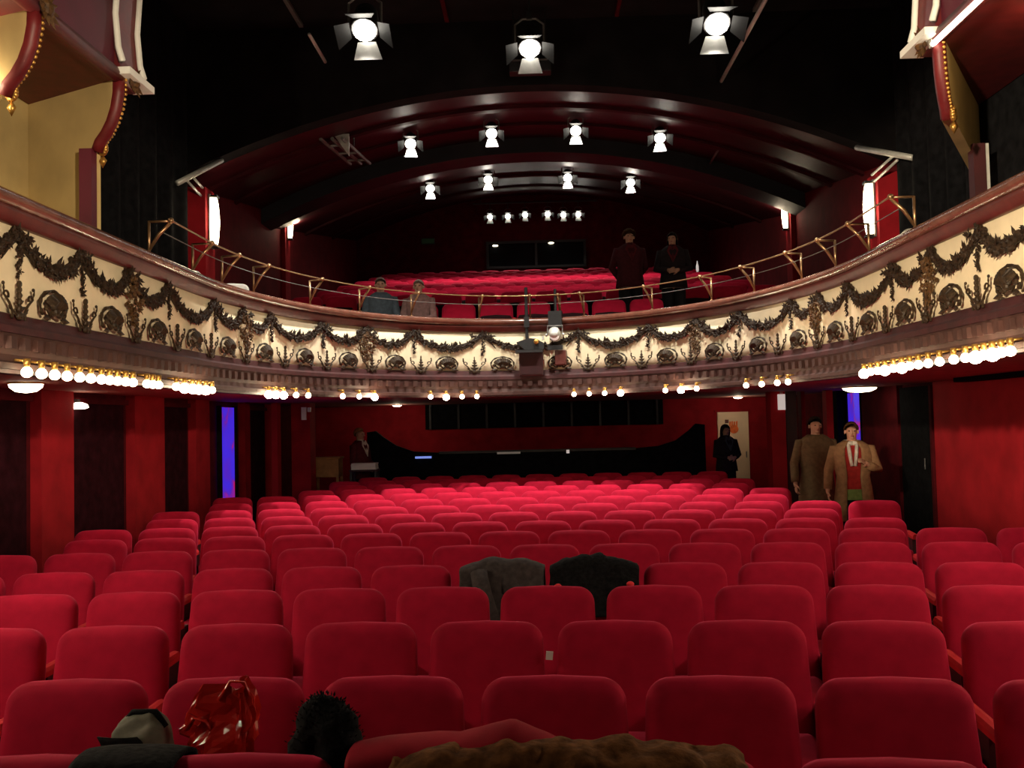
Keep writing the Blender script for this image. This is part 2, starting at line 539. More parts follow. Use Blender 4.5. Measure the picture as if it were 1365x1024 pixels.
def frame(s, n, z):
    """matrix: local X along the front to the right as seen from the hall, local -Y out to the hall, Z up"""
    p, nr, tg = at(s, n)
    m = Matrix(((tg.x, -nr.x, 0, p.x), (tg.y, -nr.y, 0, p.y), (0, 0, 1, z), (0, 0, 0, 1)))
    return m


def sweep(prof, s0, s1, step=0.1, closed=True):
    mb = MB()
    k = max(2, int((s1 - s0) / step))
    n = len(prof)
    vs, fs = [], []
    for i in range(k + 1):
        s = s0 + (s1 - s0) * i / k
        for nn, z in prof:
            vs.append(P3(s, nn, z))
    for i in range(k):
        for j in range(n if closed else n - 1):
            j2 = (j + 1) % n
            fs.append((i * n + j, i * n + j2, (i + 1) * n + j2, (i + 1) * n + j))
    if closed:
        fs.append(tuple(range(n)))
        fs.append(tuple(range(k * n, k * n + n))[::-1])
    return mb.add(vs, fs)


balc = thing('balcony', 'horseshoe balcony with cream garlanded front and polished brown rail above the stalls', 'balcony', (0, 12.6, 2.1))
BO = Vector((0, 12.6, 2.1))


def bpart(name, mb, m, smooth=False, parent=None):
    """part of the balcony; mesh given in world coordinates"""
    mb.v = [tuple(Vector(p) - BO) for p in mb.v]
    return mb.build(name, m, parent or balc, smooth)


bpart('parapet', sweep([(0.0, 2.36), (0.012, 2.5), (0.015, 2.7), (0.0, 2.98), (-0.12, 2.98), (-0.12, 2.36)], -SMAX, SMAX), M['cream'], True)
cap_prof = [(0.03 + 0.075 * math.cos(a), 3.06 + 0.05 * math.sin(a)) for a in [(-80 + 170 * i / 8) * PI / 180 for i in range(9)]]
cap_prof += [(-0.20, 3.11), (-0.22, 3.09), (-0.22, 3.02), (-0.1, 3.0)]
bpart('rail_cap', sweep(cap_prof, -SMAX, SMAX, 0.08), M['cap'], True)
bpart('rail_moulding', sweep([(0.07, 3.012), (0.065, 2.985), (0.045, 2.965), (0.035, 2.935), (0.015, 2.925), (-0.05, 2.925), (-0.05, 3.012)], -SMAX, SMAX, 0.08), M['cap_low'], True)
bpart('base_band', sweep([(0.02, 2.41), (0.045, 2.40), (0.055, 2.35), (0.075, 2.33), (0.075, 2.29), (-0.1, 2.29), (-0.1, 2.41)], -SMAX, SMAX, 0.08), M['base_red'])
bpart('cornice', sweep([(0.065, 2.302), (0.060, 2.24), (0.045, 2.17), (0.055, 2.13), (0.075, 2.12), (0.075, 2.085), (-0.06, 2.085), (-0.1, 2.302)], -SMAX, SMAX, 0.08), M['cove'])
bpart('lamp_ledge', sweep([(0.05, 2.088), (0.05, 2.062), (-0.05, 2.062), (-0.05, 2.088)], -SMAX, SMAX, 0.08), M['base_red'])
# dentils: about 160 little blocks round the cornice
dm = MB()
k = int(2 * SMAX / 0.14)
for i in range(k):
    s = -SMAX + 0.07 + i * 0.14
    dm.box((0, 0, 0), (0.06, 0.05, 0.07), frame(s, 0.065, 2.235))
tag(bpart('dentil_course', dm, M['cove']), kind='stuff')

# underside: from the front to the outer walls
mb = MB()
N = 260
def soff_outer(p):
    x, y = p
    if y > PYC + 0.1:
        a = math.atan2((y - PYC) * 1.0, (x - PX0))
        t = (PI - a) / PI
        X = XL + (XR - XL) * t
        return (XL if t < 0.08 else XR if t > 0.92 else X, YB0 if 0.08 <= t <= 0.92 else PYC + (YB0 - PYC) * min(t, 1 - t) / 0.08)
    return (XL if x < 0 else XR, y)
vs, fs = [], []
for i in range(N + 1):
    s = -SMAX + 2 * SMAX * i / N
    p, nr, tg = at(s, -0.03)
    ox, oy = soff_outer((p.x, p.y))
    vs += [(p.x, p.y, 2.085), (ox, oy, SOF)]
for i in range(N):
    fs.append((2 * i, 2 * i + 1, 2 * i + 3, 2 * i + 2))
mb.add(vs, fs)
struct('ceiling', mb, M['soffit'])
# floor of the side arms and the stepped floor behind the front
mb = MB()
vs, fs = [], []
for i in range(N + 1):
    s = -SMAX + 2 * SMAX * i / N
    p, nr, tg = at(s, -0.10)
    if p.y > PYC + 1.0:
        q = (p.x, 12.9) if p.y < 12.9 else (p.x, p.y + 0.1)
        q = (math.copysign(min(4.6, abs(p.x) * 1.5), p.x), 13.0)
    else:
        q = (math.copysign(4.62, p.x), p.y)
    vs += [(p.x, p.y, 2.50), (q[0], q[1], 2.50)]
for i in range(N):
    fs.append((2 * i, 2 * i + 1, 2 * i + 3, 2 * i + 2))
mb.add(vs, fs)
bfloor = struct('floor', mb, M['floor'])
ROWS_B = [(13.1, 2.52)] + [(14.0 + 0.83 * j, 2.80 + 0.165 * j) for j in range(12)]
for j, (y, z) in enumerate(ROWS_B):
    y0 = 12.62 if j == 0 else y - 0.66
    y1 = (ROWS_B[j + 1][0] - 0.66) if j < len(ROWS_B) - 1 else YB1
    MB().box((0, (y0 + y1) / 2, (z + 2.3) / 2), (9.2, y1 - y0, z - 2.3)).build('floor_step', M['floor'], bfloor)

# garlands, pendants and bouquets
NODES = [-12.9, -12.0, -11.2, -10.4, -9.6, -8.7, -7.93, -7.18, -6.46, -5.4, -4.75, -4.2, -3.21, -2.45, -1.68, -0.66, 0.66, 1.68, 2.45, 3.21, 4.2, 4.75, 5.4, 6.46, 7.18, 7.93, 8.7, 9.6, 10.4, 11.2, 12.0, 12.9]
BOUQ = {-12.0, 12.0, -9.6, -7.18, -4.75, -2.45, 2.45, 4.75, 7.18, 9.6}


def rnd(a, b):
    return random.uniform(a, b)


def clump(mb, s, n, z, r, k=5, long=1.0):
    """a flower or a tuft of leaves"""
    mb.ell(P3(s, n + r * .2, z), (r * .62, r * .62, r * .62), 6, 4)
    p, nr, tg = at(s, n)
    for i in range(k):
        a = rnd(0, 2 * PI)
        d = Vector((tg.x * math.cos(a), tg.y * math.cos(a), math.sin(a))) + Vector((nr.x, nr.y, 0)) * rnd(.1, .5)
        mb.leaf(P3(s, n + .01, z), d, r * rnd(1.3, 1.9) * long, r * .42, (nr.x, nr.y, 0.01))


for a, b in zip(NODES, NODES[1:]):
    L = b - a
    dip = 0.11 + 0.08 * min(L, 1.1)
    core = [P3(a + L * i / 16, .02, 2.905 - dip * (1 - (2 * i / 16 - 1) ** 2) ** 0.8) for i in range(17)]
    mb = MB().tube(core, .03, 6)
    k = int(L / 0.034)
    for i in range(k + 1):
        t = i / k
        s = a + L * t
        z = 2.905 - dip * (1 - (2 * t - 1) ** 2) ** 0.8
        fat = 0.022 + 0.024 * math.sin(PI * t)
        clump(mb, s + rnd(-.012, .012), 0.03, z + rnd(-.022, .022), fat * rnd(.7, 1.2), 4)
        if random.random() < .6 and 0.15 < t < 0.85:
            clump(mb, s, 0.035, z - fat * .9, fat * .6, 3)
    bpart('garland', mb, M['garland'])
for s0 in NODES:
    mb = MB()
    for i in range(9):                                  # bow of leaves and ribbon ends
        sd = rnd(-.16, .16)
        clump(mb, s0 + sd, 0.03, 2.90 - abs(sd) * .25 + rnd(-.03, .015), 0.026, 4, 1.2)
    for sg in (-1, 1):
        pts = [P3(s0 + sg * (.02 + .05 * t + .02 * math.sin(t * 3)), .035, 2.88 - .055 * t + .012 * math.sin(t * 4)) for t in range(4)]
        mb.tube(pts, [.010, .014, .012, .004], 5)
    bpart('garland_knot', mb, M['garland'])
    mb = MB()
    if s0 in BOUQ:
        for i in range(46):
            t = i / 45
            z = 2.84 - 0.33 * t
            wd = 0.05 + 0.09 * math.sin(PI * min(1, t * 1.25)) if t < .8 else 0.03
            clump(mb, s0 + rnd(-wd, wd), rnd(.03, .06), z, rnd(.018, .032), 4)
        bpart('bouquet', mb, M['bronze_pale'])
    else:
        for i in range(15):
            t = i / 14
            wd = 0.028 * (1 - .4 * t)
            clump(mb, s0 + rnd(-wd, wd), .03, 2.86 - .23 * t, rnd(.014, .024), 3)
        bpart('pendant', mb, M['garland'])

# palmettes, scrolls and finials along the base band
pm = MB()
ring = [(0.15 * math.sin(a) * (1.0 + .06 * math.cos(2 * a)), 0, 0.115 - 0.115 * math.cos(a) * 1.0) for a in [(-150 + 300 * i / 20 + 180) * PI / 180 for i in range(21)]]
ring = [(0.142 * math.sin(a), 0, 0.11 + 0.105 * math.cos(a)) for a in [(-128 + 256 * i / 20) * PI / 180 for i in range(21)]]
pm.tube(ring, [0.010 + 0.004 * math.sin(i * 2.0) for i in range(21)], 6)
for i in range(9):                                      # shell lobes under the rim
    a = (-62 + 124 * i / 8) * PI / 180
    tip = Vector((0.115 * math.sin(a), -0.02, 0.10 + 0.095 * math.cos(a)))
    base = Vector((0.02 * math.sin(a), -0.01, 0.085))
    pm.tube([base, base.lerp(tip, .55) + Vector((0, -.022, 0)), tip], [0.012, 0.024, 0.015], 6)
pm.ell((0, -0.02, 0.075), (0.03, 0.02, 0.03), 8, 5)
for sg in (-1, 1):                                      # inner curls left and right
    pts = [(sg * (0.03 + 0.075 * t - 0.02 * math.sin(t * PI)), -0.012, 0.075 - 0.035 * math.sin(t * PI) + 0.03 * t * t) for t in [i / 7 for i in range(8)]]
    pm.tube(pts, [0.013, .014, .014, .013, .012, .011, .010, .006], 6)
    pm.ell((sg * 0.098, -0.015, 0.09), (0.022, 0.014, 0.022), 6, 4)
    pm.leaf((sg * 0.05, -0.01, 0.03), (sg * .9, -.1, -.1), 0.10, 0.025, (0, 1, 0))
palm = pm.mesh('palmette', M['bronze'], False)

fm = MB()
for i, (z, wd, h) in enumerate(((0.0, .075, .05), (0.045, .058, .05), (0.09, .04, .045), (0.13, .03, .045), (0.165, .018, .04), (0.20, .010, .045))):
    fm.ell((0, -.008, z), (wd * .45, .018, h * .55), 8, 5)
    for sg in (-1, 1):
        if i < 5:
            fm.leaf((0, -.008, z - .01), (sg, -.1, .55), wd * 1.15, .014, (0, 1, 0))
fin = fm.mesh('finial', M['bronze'])


def scroll_mesh(sg):
    mb = MB()
    pts = [(sg * (0.05 - .075 * t + .03 * math.sin(t * PI)), -.004, -0.02 + 0.14 * t) for t in [i / 6 for i in range(7)]]
    mb.tube(pts, [.009, .009, .008, .008, .008, .007, .006], 6)
    c = Vector(pts[-1])
    curl = [(c.x + sg * .022 * (1 - math.cos(a)) , -.004, c.z - .0 + .022 * math.sin(a)) for a in [i * .55 for i in range(8)]]
    mb.tube(curl, [.007] * 7 + [.010], 6)
    mb.leaf((c.x, -.004, c.z + .005), (-sg * .15, -.1, 1), .07, .012, (0, 1, 0))
    mb.ell((c.x - sg * .005, -.004, c.z + .066), (.010, .009, .013), 6, 4)
    mb.leaf((pts[2][0], -.004, pts[2][2]), (-sg * .6, 0, .5), .05, .010, (0, 1, 0))
    return mb.mesh('scroll', M['bronze'])


scr = {-1: scroll_mesh(-1), 1: scroll_mesh(1)}
sh = 0.795
nsh = 16
for i in range(-nsh, nsh):
    s = (i + 0.5) * sh
    for nm, me, ds in (('palmette', palm, 0), ('finial', fin, sh / 2), ('scroll', scr[1], sh / 2 - .125), ('scroll', scr[-1], sh / 2 + .125)):
        m = frame(s + ds, 0.055, 2.395) @ Matrix.Diagonal((1.1, 1, .92, 1))
        o = put(nm, me, balc)
        o.matrix_local = Matrix.Translation(-BO) @ m


# ------------------------------------------------------------------ safety rail on the balcony front
rail = thing('safety_rail', 'thin brass safety rail on angled brackets along the balcony front', 'railing', tuple(BO))
ZR, NR = 3.40, 0.13
mb = MB()
mb.tube([P3(-6.7 + 13.5 * i / 150, NR, ZR) for i in range(151)], 0.008, 6)
mb.v = [tuple(Vector(p) - BO) for p in mb.v]
mb.build('tube_rail', M['brass'], rail, True)
mb = MB()
mb.tube([P3(-6.7 + 13.5 * i / 150, NR - .04, ZR - 0.11) for i in range(151)], 0.004, 6)
mb.v = [tuple(Vector(p) - BO) for p in mb.v]
mb.build('wire_rail', M['grey_metal'], rail, True)
for s in (-6.65, -5.7, -5.05, -4.4, -3.33, -2.47, -1.65, -0.68, 0.0, 0.40, 0.72, 1.70, 2.65, 3.4, 4.3, 5.0, 5.75, 6.75):
    b = MB()
    b.tube([P3(s, -.05, 3.11), P3(s, -.05, 3.40)], 0.012, 6)
    b.tube([P3(s, -.05, 3.395), P3(s, NR, 3.395)], 0.010, 6)
    b.tube([P3(s, -.045, 3.17), P3(s, .03, 3.29), P3(s, NR, 3.385)], [0.011, .015, .012], 6)
    b.ell(P3(s, NR, 3.40), (.024, .024, .024), 8, 6)
    b.ell(P3(s, -.05, 3.118), (.028, .028, .014), 8, 4)
    b.v = [tuple(Vector(p) - BO) for p in b.v]
    b.build('bracket', M['brass'], rail, True)

# ------------------------------------------------------------------ bulbs under the balcony front
gm = MB()
gm.lathe([(0.008, 0.002), (0.020, -0.006), (0.029, -0.020), (0.031, -0.033), (0.027, -0.047), (0.016, -0.057), (0.004, -0.060)], 12)
globe = gm.mesh('globe', M['bulb'], True)
gm2 = MB()
gm2.lathe([(0.010, 0.004), (0.028, -0.006), (0.040, -0.024), (0.043, -0.040), (0.038, -0.058), (0.022, -0.072), (0.004, -0.077)], 12)
globe_hot = gm2.mesh('globe', M['bulb_hot'], True)
M['bulb_vivid'] = mat('glowing_bulb_vivid', (1, 0.9, 0.7), 0.4, emit=(1.0, 0.86, 0.60), strength=130, noise_scale=3, noise_amt=0.02)
globe_vivid = gm2.mesh('globe', M['bulb_vivid'], True)
sk = MB()
sk.lathe([(0.020, 0.045), (0.020, 0.022), (0.018, 0.010), (0.013, -0.004)], 10)
sk.tube([(0, 0.0, .035), (0, .07, .04)], .008, 6)
sock = sk.mesh('socket', M['gold'], True)
CL = [('eleven-bulb run at the left edge', [-8.78, -8.62, -8.47, -8.32, -8.16, -8.01, -7.86, -7.74, -7.62, -7.49, -7.37], ()),
      ('short three-bulb group under the left balcony arm', [-7.13, -7.02, -6.91], ()),
      ('bright six-bulb run under the left balcony arm', [-6.56, -6.38, -6.2, -6.05, -5.88, -5.72], (1, 2, 3, 4)),
      ('five-bulb group where the balcony bends on the left', [-4.43, -4.28, -4.12, -3.87, -3.63], (0, 1, 2)),
      ('three-bulb group left of the balcony centre', [-2.98, -2.68, -2.41], (2,)),
      ('four-bulb group just left of the balcony centre', [-1.49, -1.25, -1.01, -0.79], (1,)),
      ('four-bulb group just right of the balcony centre', [0.60, 0.82, 1.05, 1.29], (3,)),
      ('three-bulb group right of the balcony centre', [2.0, 2.26, 2.53], (1,)),
      ('four-bulb group where the balcony bends on the right', [3.43, 3.73, 4.04, 4.26], ()),
      ('ten-bulb run under the right balcony arm', [6.0, 6.16, 6.32, 6.48, 6.66, 6.83, 6.98, 7.14, 7.31, 7.50], (0, 3, 5)),
      ('seven-bulb run at the right edge', [7.72, 7.89, 8.03, 8.14, 8.25, 8.36, 8.47], (2, 4)),
      ('unseen run added as fill past the left edge', [-9.2 - .26 * q for q in range(13)], range(13)),  # two added bulb runs out of view, lighting the side chairs
      ('unseen run added as fill past the right edge', [9.2 + .26 * q for q in range(13)], range(13))]
for nm, ss, hot in CL:
    for i, s in enumerate(ss):
        p = P3(s, 0.125, 2.100)
        big = globe_vivid if i in hot and (abs(s) in (2.41, 2.26) or abs(s) > 9) else globe_hot if i in hot else globe
        r = thing('light_bulb', '%s bulb from left in the %s' % (ORD[i + 1], nm), 'bulb', p, math.atan2(at(s)[1].x, -at(s)[1].y), 'bulbs under the balcony front')
        put('socket', sock, r)
        put('globe', big, r, (0, 0, -0.002))


# ------------------------------------------------------------------ theatre seats
def outline(hw0, hw1, h, r, n=7):
    """half-outline of a seat back from bottom left round the top to bottom right, closed at the bottom"""
    pts = [(-hw0 + .02, 0.0), (-hw0, 0.03)]
    for i in range(n + 1):
        a = PI - (PI / 2) * i / n
        pts.append((-hw1 + r + r * math.cos(a), h - r * .95 + r * .95 * math.sin(a)))
    pts.append((0, h + 0.006))
    for i in range(n + 1):
        a = PI / 2 - (PI / 2) * i / n
        pts.append((hw1 - r + r * math.cos(a), h - r * .95 + r * .95 * math.sin(a)))
    pts += [(hw0, 0.03), (hw0 - .02, 0.0)]
    return pts


def pad(pts, layers, cz, bulge=0.0):
    """stack of inset outlines: layers of (y, inset)"""
    mb = MB()
    n = len(pts)
    vs, fs = [], []
    cx = 0
    for y, ins in layers:
        for x, z in pts:
            dx, dz = x - cx, z - cz
            l = math.hypot(dx, dz)
            f = (l - ins) / l
            vs.append((cx + dx * f, y, cz + dz * f))
    k = len(layers)
    for i in range(k - 1):
        for j in range(n):
            j2 = (j + 1) % n
            fs.append((i * n + j, i * n + j2, (i + 1) * n + j2, (i + 1) * n + j))
    c0 = len(vs)
    vs.append((cx, layers[0][0] - bulge, cz))
    vs.append((cx, layers[-1][0], cz))
    for j in range(n):
        j2 = (j + 1) % n
        fs.append((c0, j2, j))
        fs.append((c0 + 1, (k - 1) * n + j, (k - 1) * n + j2))
    return mb.add(vs, fs)


def seat_meshes():
    out = outline(.254, .236, .55, .085)
    b = pad(out, [(-.052, .10), (-.048, .05), (-.036, .018), (-.012, .002), (.02, 0.0), (.045, .012), (.055, .04)], .27, 0.004)
    lean = Matrix.Translation((0, 0, .345)) @ Matrix.Rotation(math.radians(-11), 4, 'X')
    b.v = [tuple(lean @ Vector(p)) for p in b.v]
    back = b.mesh('backrest', M['velvet'], True)
    c = MB()
    cu = [(-.225, 0), (-.235, .03), (-.235, .40), (-.20, .45), (0, .465), (.20, .45), (.235, .40), (.235, .03), (.225, 0)]
    c = pad(cu, [(-.055, .03), (-.045, .008), (0, 0), (.035, .004), (.055, .03)], .22, .012)
    def down(p):
        x, y, z = p                                    # pad lies in XZ: turn it flat, front towards -Y
        return (x, -z - .03, -y + .43)
    def up(p):
        x, y, z = down(p)
        q = Matrix.Rotation(math.radians(-74), 4, 'X') @ Vector((x, y + .08, z - .41))
        return (q.x, q.y - .05, q.z + .29)
    c2 = MB()
    c2.v, c2.f = [up(p) for p in c.v], list(c.f)
    c.v = [down(p) for p in c.v]
    cdn = c.mesh('seat_cushion', M['velvet'], True)
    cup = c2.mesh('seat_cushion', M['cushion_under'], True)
    a = MB()
    prof = [(-.025, 0), (-.027, .025), (-.018, .042), (0, .047), (.018, .042), (.027, .025), (.025, 0)]
    a.prism(prof, .34, Matrix.Translation((.265, -.225, .575)))
    arm = a.mesh('armrest', M['velvet_arm'], False)
    s = MB()
    s.prism([(-.30, .0), (-.27, .02), (-.31, .575), (.04, .575), (.03, .02), (.06, 0)], .03, Matrix.Translation((.265, 0, 0)) @ Matrix.Rotation(PI / 2, 4, 'Z'))
    side = s.mesh('side_panel', M['seat_side'])
    return back, cdn, cup, arm, side


S_BACK, S_CDN, S_CUP, S_ARM, S_SIDE = seat_meshes()
for me in (S_BACK, S_CDN, S_CUP, S_ARM, S_SIDE):
    bm = bmesh.new()
    bm.from_mesh(me)
    bmesh.ops.recalc_face_normals(bm, faces=bm.faces)
    bm.to_mesh(me)
    bm.free()


def seat(name, label, loc, rz, group, up=False):
    t = thing(name, label, 'chair', loc, rz, group)
    put('backrest', S_BACK, t)
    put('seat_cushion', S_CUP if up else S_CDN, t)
    put('armrest', S_ARM, t)
    put('side_panel', S_SIDE, t)
    return t


ROWS = [2.27, 3.0, 3.85, 4.68, 5.43, 6.30, 7.10, 7.82, 8.62, 9.42, 10.3, 11.2, 12.1, 13.0, 13.9, 14.8]
PITCH = 0.53


def row_dy(x):
    return -(0.06 * x + 0.018 * x * x)


SEAT_AT = {}
for k, y0 in enumerate(ROWS):
    b = .293 if k % 2 else .03
    lo, hi = (-4.15, 4.6) if k <= 6 else (-4.15, 3.2) if k <= 8 else (-4.15, 3.15) if k < 12 else (-3.15, 3.15)
    if k == 9: hi = 3.5
    n = 0
    for i in range(-9, 10):
        x = b + PITCH * (i + .5)
        if x - .26 < lo or x + .28 > hi:
            continue
        y = y0 + row_dy(x)
        px = proj((x, y, .85))[0]
        half = .25 * F / y
        if px + half < -30 or px - half > 1395:
            continue
        n += 1
        lab = 'red velvet stalls chair, %s from the left in the %s row from the front' % (ORD[n], ORD[k + 1])
        r = math.atan(-(0.06 + 0.036 * x))
        s = seat('stalls_chair', lab, (x, y, 0), r, 'stalls chairs in rows')
        SEAT_AT[(k, i)] = s

for j, (y, z) in enumerate(ROWS_B):
    n = 0
    hw = 2.35 if j == 0 else 3.75
    b = .27 if j % 2 else 0
    for i in range(-8, 9):
        x = b + PITCH * i
        if abs(x) + .27 > hw:
            continue
        n += 1
        lab = 'small red balcony chair, %s from the left in the %s balcony row behind the rail' % (ORD[n], ORD[j + 1])
        seat('balcony_chair', lab, (x, y, z), 0, 'balcony chairs in rising rows', up=not (j == 0 and n in (1, 2)))


# ------------------------------------------------------------------ lamps
def sconce(loc, sx, label, sc=1.0):
    t = thing('wall_sconce', label, 'lamp', loc, 0, 'glowing wall sconces')
    mb = MB()
    prof = [(.060, -.29), (.074, -.22), (.085, -.1), (.088, 0), (.085, .1), (.074, .22), (.060, .29)]
    prof = [(r * sc, z * sc) for r, z in prof]
    a0 = PI / 2 if sx > 0 else -PI / 2
    mb.lathe(prof, 14, None, True, a0, a0 + PI)
    mb.build('glass_shade', M['sconce'], t, True)
    MB().box((sx * .015, 0, 0), (.02, .16 * sc, .66 * sc)).build('back_plate', M['grey_metal'], t)
    for zz in (-.31, .31):
        MB().box((-sx * .03 * sc, 0, zz * sc), (.09 * sc, .10 * sc, .03)).build('end_cap', M['black'], t)
    return t


# red pilasters behind the sconces
SC = [(-4.16, 12.03, 4.42, -1, 'tall glowing wall sconce nearer the stage on the left balcony wall', 1.06),
      (-4.54, 17.31, 5.50, -1, 'smaller glowing wall sconce further back on the left balcony wall', .86),
      (4.16, 11.5, 4.22, 1, 'tall glowing wall sconce nearer the stage on the right balcony wall', 1.06),
      (4.54, 16.7, 5.32, 1, 'smaller glowing wall sconce further back on the right balcony wall', .92)]
for x, y, z, sx, lab, sc in SC:
    wdt = XU - abs(x) - .03
    trim(MB().box((sx * (abs(x) + .03 + wdt / 2), y + .0, (2.3 + z + .42) / 2), (wdt, .34, z + .42 - 2.3)), M['red_wall'])
    sconce((x, y, z), sx, lab, sc)
    light('sconce_glow', 'POINT', (x - sx * .16, y, z), None, 9, WARM, 0.08)


def spot(loc, target, label, group, sc=1.0, hang=0.4, energy=60, cone=110, kind='flood', yaw=0, beam=None):
    """theatre lantern: housing, yoke, clamp, hanger, lens, barn doors"""
    t = thing('stage_lantern', label, 'spotlight', loc, yaw, group)
    d = (Vector(target) - Vector(loc)).normalized()
    rot = d.to_track_quat('-Z', 'Y').to_matrix().to_4x4()
    rot = Matrix.Rotation(-yaw, 4, 'Z') @ rot
    S = Matrix.Scale(sc, 4)
    X = rot @ S
    mb = MB()
    mb.lathe([(.05, .17), (.085, .15), (.10, .06), (.105, -.05), (.11, -.06), (.095, -.062), (.09, .03), (.02, .05)], 14, X, True)
    mb.build('housing', M['black'], t, True)
    mb = MB()
    mb.lathe([(.086, -.045), (.085, -.085), (.06, -.118), (.02, -.13)], 12, X)
    mb.build('lens', M['lamp'], t, True)
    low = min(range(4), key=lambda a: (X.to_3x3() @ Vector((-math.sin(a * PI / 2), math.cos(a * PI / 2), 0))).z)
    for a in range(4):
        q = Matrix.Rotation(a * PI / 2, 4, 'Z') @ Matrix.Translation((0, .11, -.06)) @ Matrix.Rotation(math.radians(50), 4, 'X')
        MB().prism([(-.07, 0), (.07, 0), (.11, -.13), (-.11, -.13)], .006, X @ q).build('barn_door', M['door_lit_tone'] if a == low else M['door_dark'], t)  # lowest door painted pale as if lit, the rest kept dark
    mb = MB()
    mb.tube([(-.125 * sc, 0, 0), (-.125 * sc, 0, .17 * sc), (-.06 * sc, 0, .22 * sc), (.06 * sc, 0, .22 * sc), (.125 * sc, 0, .17 * sc), (.125 * sc, 0, 0)], .010 * sc, 6)
    mb.build('yoke', M['grey_metal'], t)
    mb = MB()
    mb.box((0, 0, .25 * sc), (.05 * sc, .05 * sc, .07 * sc))
    mb.build('clamp', M['black'], t)
    MB().tube([(0, 0, .28 * sc), (0, 0, .28 * sc + hang)], .012, 6).build('hanger', M['black'], t)
    if energy:
        light('lantern_beam', 'SPOT', Vector(loc) + d * .16 * sc, beam or target, energy, WHITE, .05, cone, .9)
    return t


for x, y, z, tx, ty, lab in ((-1.67, 9.5, 5.86, -1.9, 10.9, 'left of the three big floodlights hung from the black ceiling'),
                             (0.03, 11.0, 6.22, 0.0, 10.5, 'middle one of the three big floodlights on the black ceiling'),
                             (1.94, 9.5, 5.80, 1.95, 10.9, 'right of the three big floodlights hung from the black ceiling')):
    spot((x, y, z), (x, y - 2.2, 2.0), lab, 'floodlights on the black ceiling', 1.35, 6.9 - z - .38, 900 if abs(tx) > .1 else 950, 98 if abs(tx) > .1 else 100, beam=(tx, ty, 0.8))
V1 = [(-1.8, 14.0, 6.0, 'outer left'), (-.57, 14.0, 6.12, 'inner left'), (.70, 14.0, 6.12, 'inner right'), (1.96, 14.0, 5.97, 'outer right')]
for x, y, z, w_ in V1:
    zc = 6.06 + .14 * (y - 12.15) - CURV * x * x
    spot((x, y, z), (x * .9, y - 2.4, 3.0), '%s spotlight of the nearer four under the first red vault' % w_, 'spotlights under the first vault', .9, max(.03, zc - z - .25), 90, 100, beam=(x * .9, y + 3.2, 3.0))
V2 = [(-1.95, 18.0, 6.32, 'outer left'), (-.82, 18.0, 6.46, 'inner left'), (.72, 18.0, 6.45, 'inner right'), (1.93, 18.0, 6.32, 'outer right')]
for x, y, z, w_ in V2:
    zc = 6.38 + .1654 * (y - 16.5) - CURV * x * x
    spot((x, y, z), (x * .9, y - 2.2, 4.0), '%s spotlight of the four under the second red vault' % w_, 'spotlights under the second vault', .9, max(.03, zc - z - .25), 150, 140, beam=(x * .9, y + 1.0, 4.0))
bar = thing('lighting_bar', 'black lighting bar carrying the row of six back spotlights', 'bar', (0, 23.9, 7.35))
MB().tube([(-1.5, 0, 0), (1.7, 0, 0)], .025, 8).build('pipe', M['black'], bar)
for xx in (-1.3, 0.1, 1.5):
    MB().tube([(xx, 0, 0), (xx, 0, .2)], .012, 6).build('hanger', M['black'], bar)
for i, x in enumerate((-1.06, -.60, -.16, .42, .82, 1.2)):
    spot((x, 23.85, 7.02 + .03 * (i in (2, 3))), (x, 21.6, 4.6), '%s from the left in the row of six spotlights at the back' % ORD[i + 1], 'row of six spotlights at the back', .75, .12, 35, 140, beam=(x, 22.6, 4.6))

# dish lamp under the soffit on the right, small dish at the left edge, small lamp on the left wall
for x, y, rad, lab in ((4.45, 13.0, .23, 'glowing oval dish lamp under the balcony above the man in tan coat'),
                       (-3.72, 6.75, .12, 'small dish lamp under the balcony at the left edge')):
    t = thing('ceiling_lamp', lab, 'lamp', (x, y, SOF))
    mb = MB()
    mb.lathe([(rad, -.012), (rad * .92, -.045), (rad * .6, -.075), (rad * .1, -.085)], 20)
    mb.build('glass_dish', M['ceil_lamp'], t, True)
    mb = MB()
    mb.lathe([(rad * 1.02, 0), (rad * 1.05, -.02), (rad * .95, -.022)], 20)
    mb.build('rim', M['gold'], t, True)
t = thing('wall_lamp', 'small white lamp on the dark left wall beside the red pier', 'lamp', (XL + .1, 8.72, 2.0))
mb = MB()
mb.lathe([(.03, .0), (.075, -.02), (.085, -.05), (.05, -.062)], 12)
mb.build('glass_shade', M['ceil_lamp'], t, True)
MB().box((-.05, 0, .01), (.1, .05, .04)).build('bracket', M['black'], t)


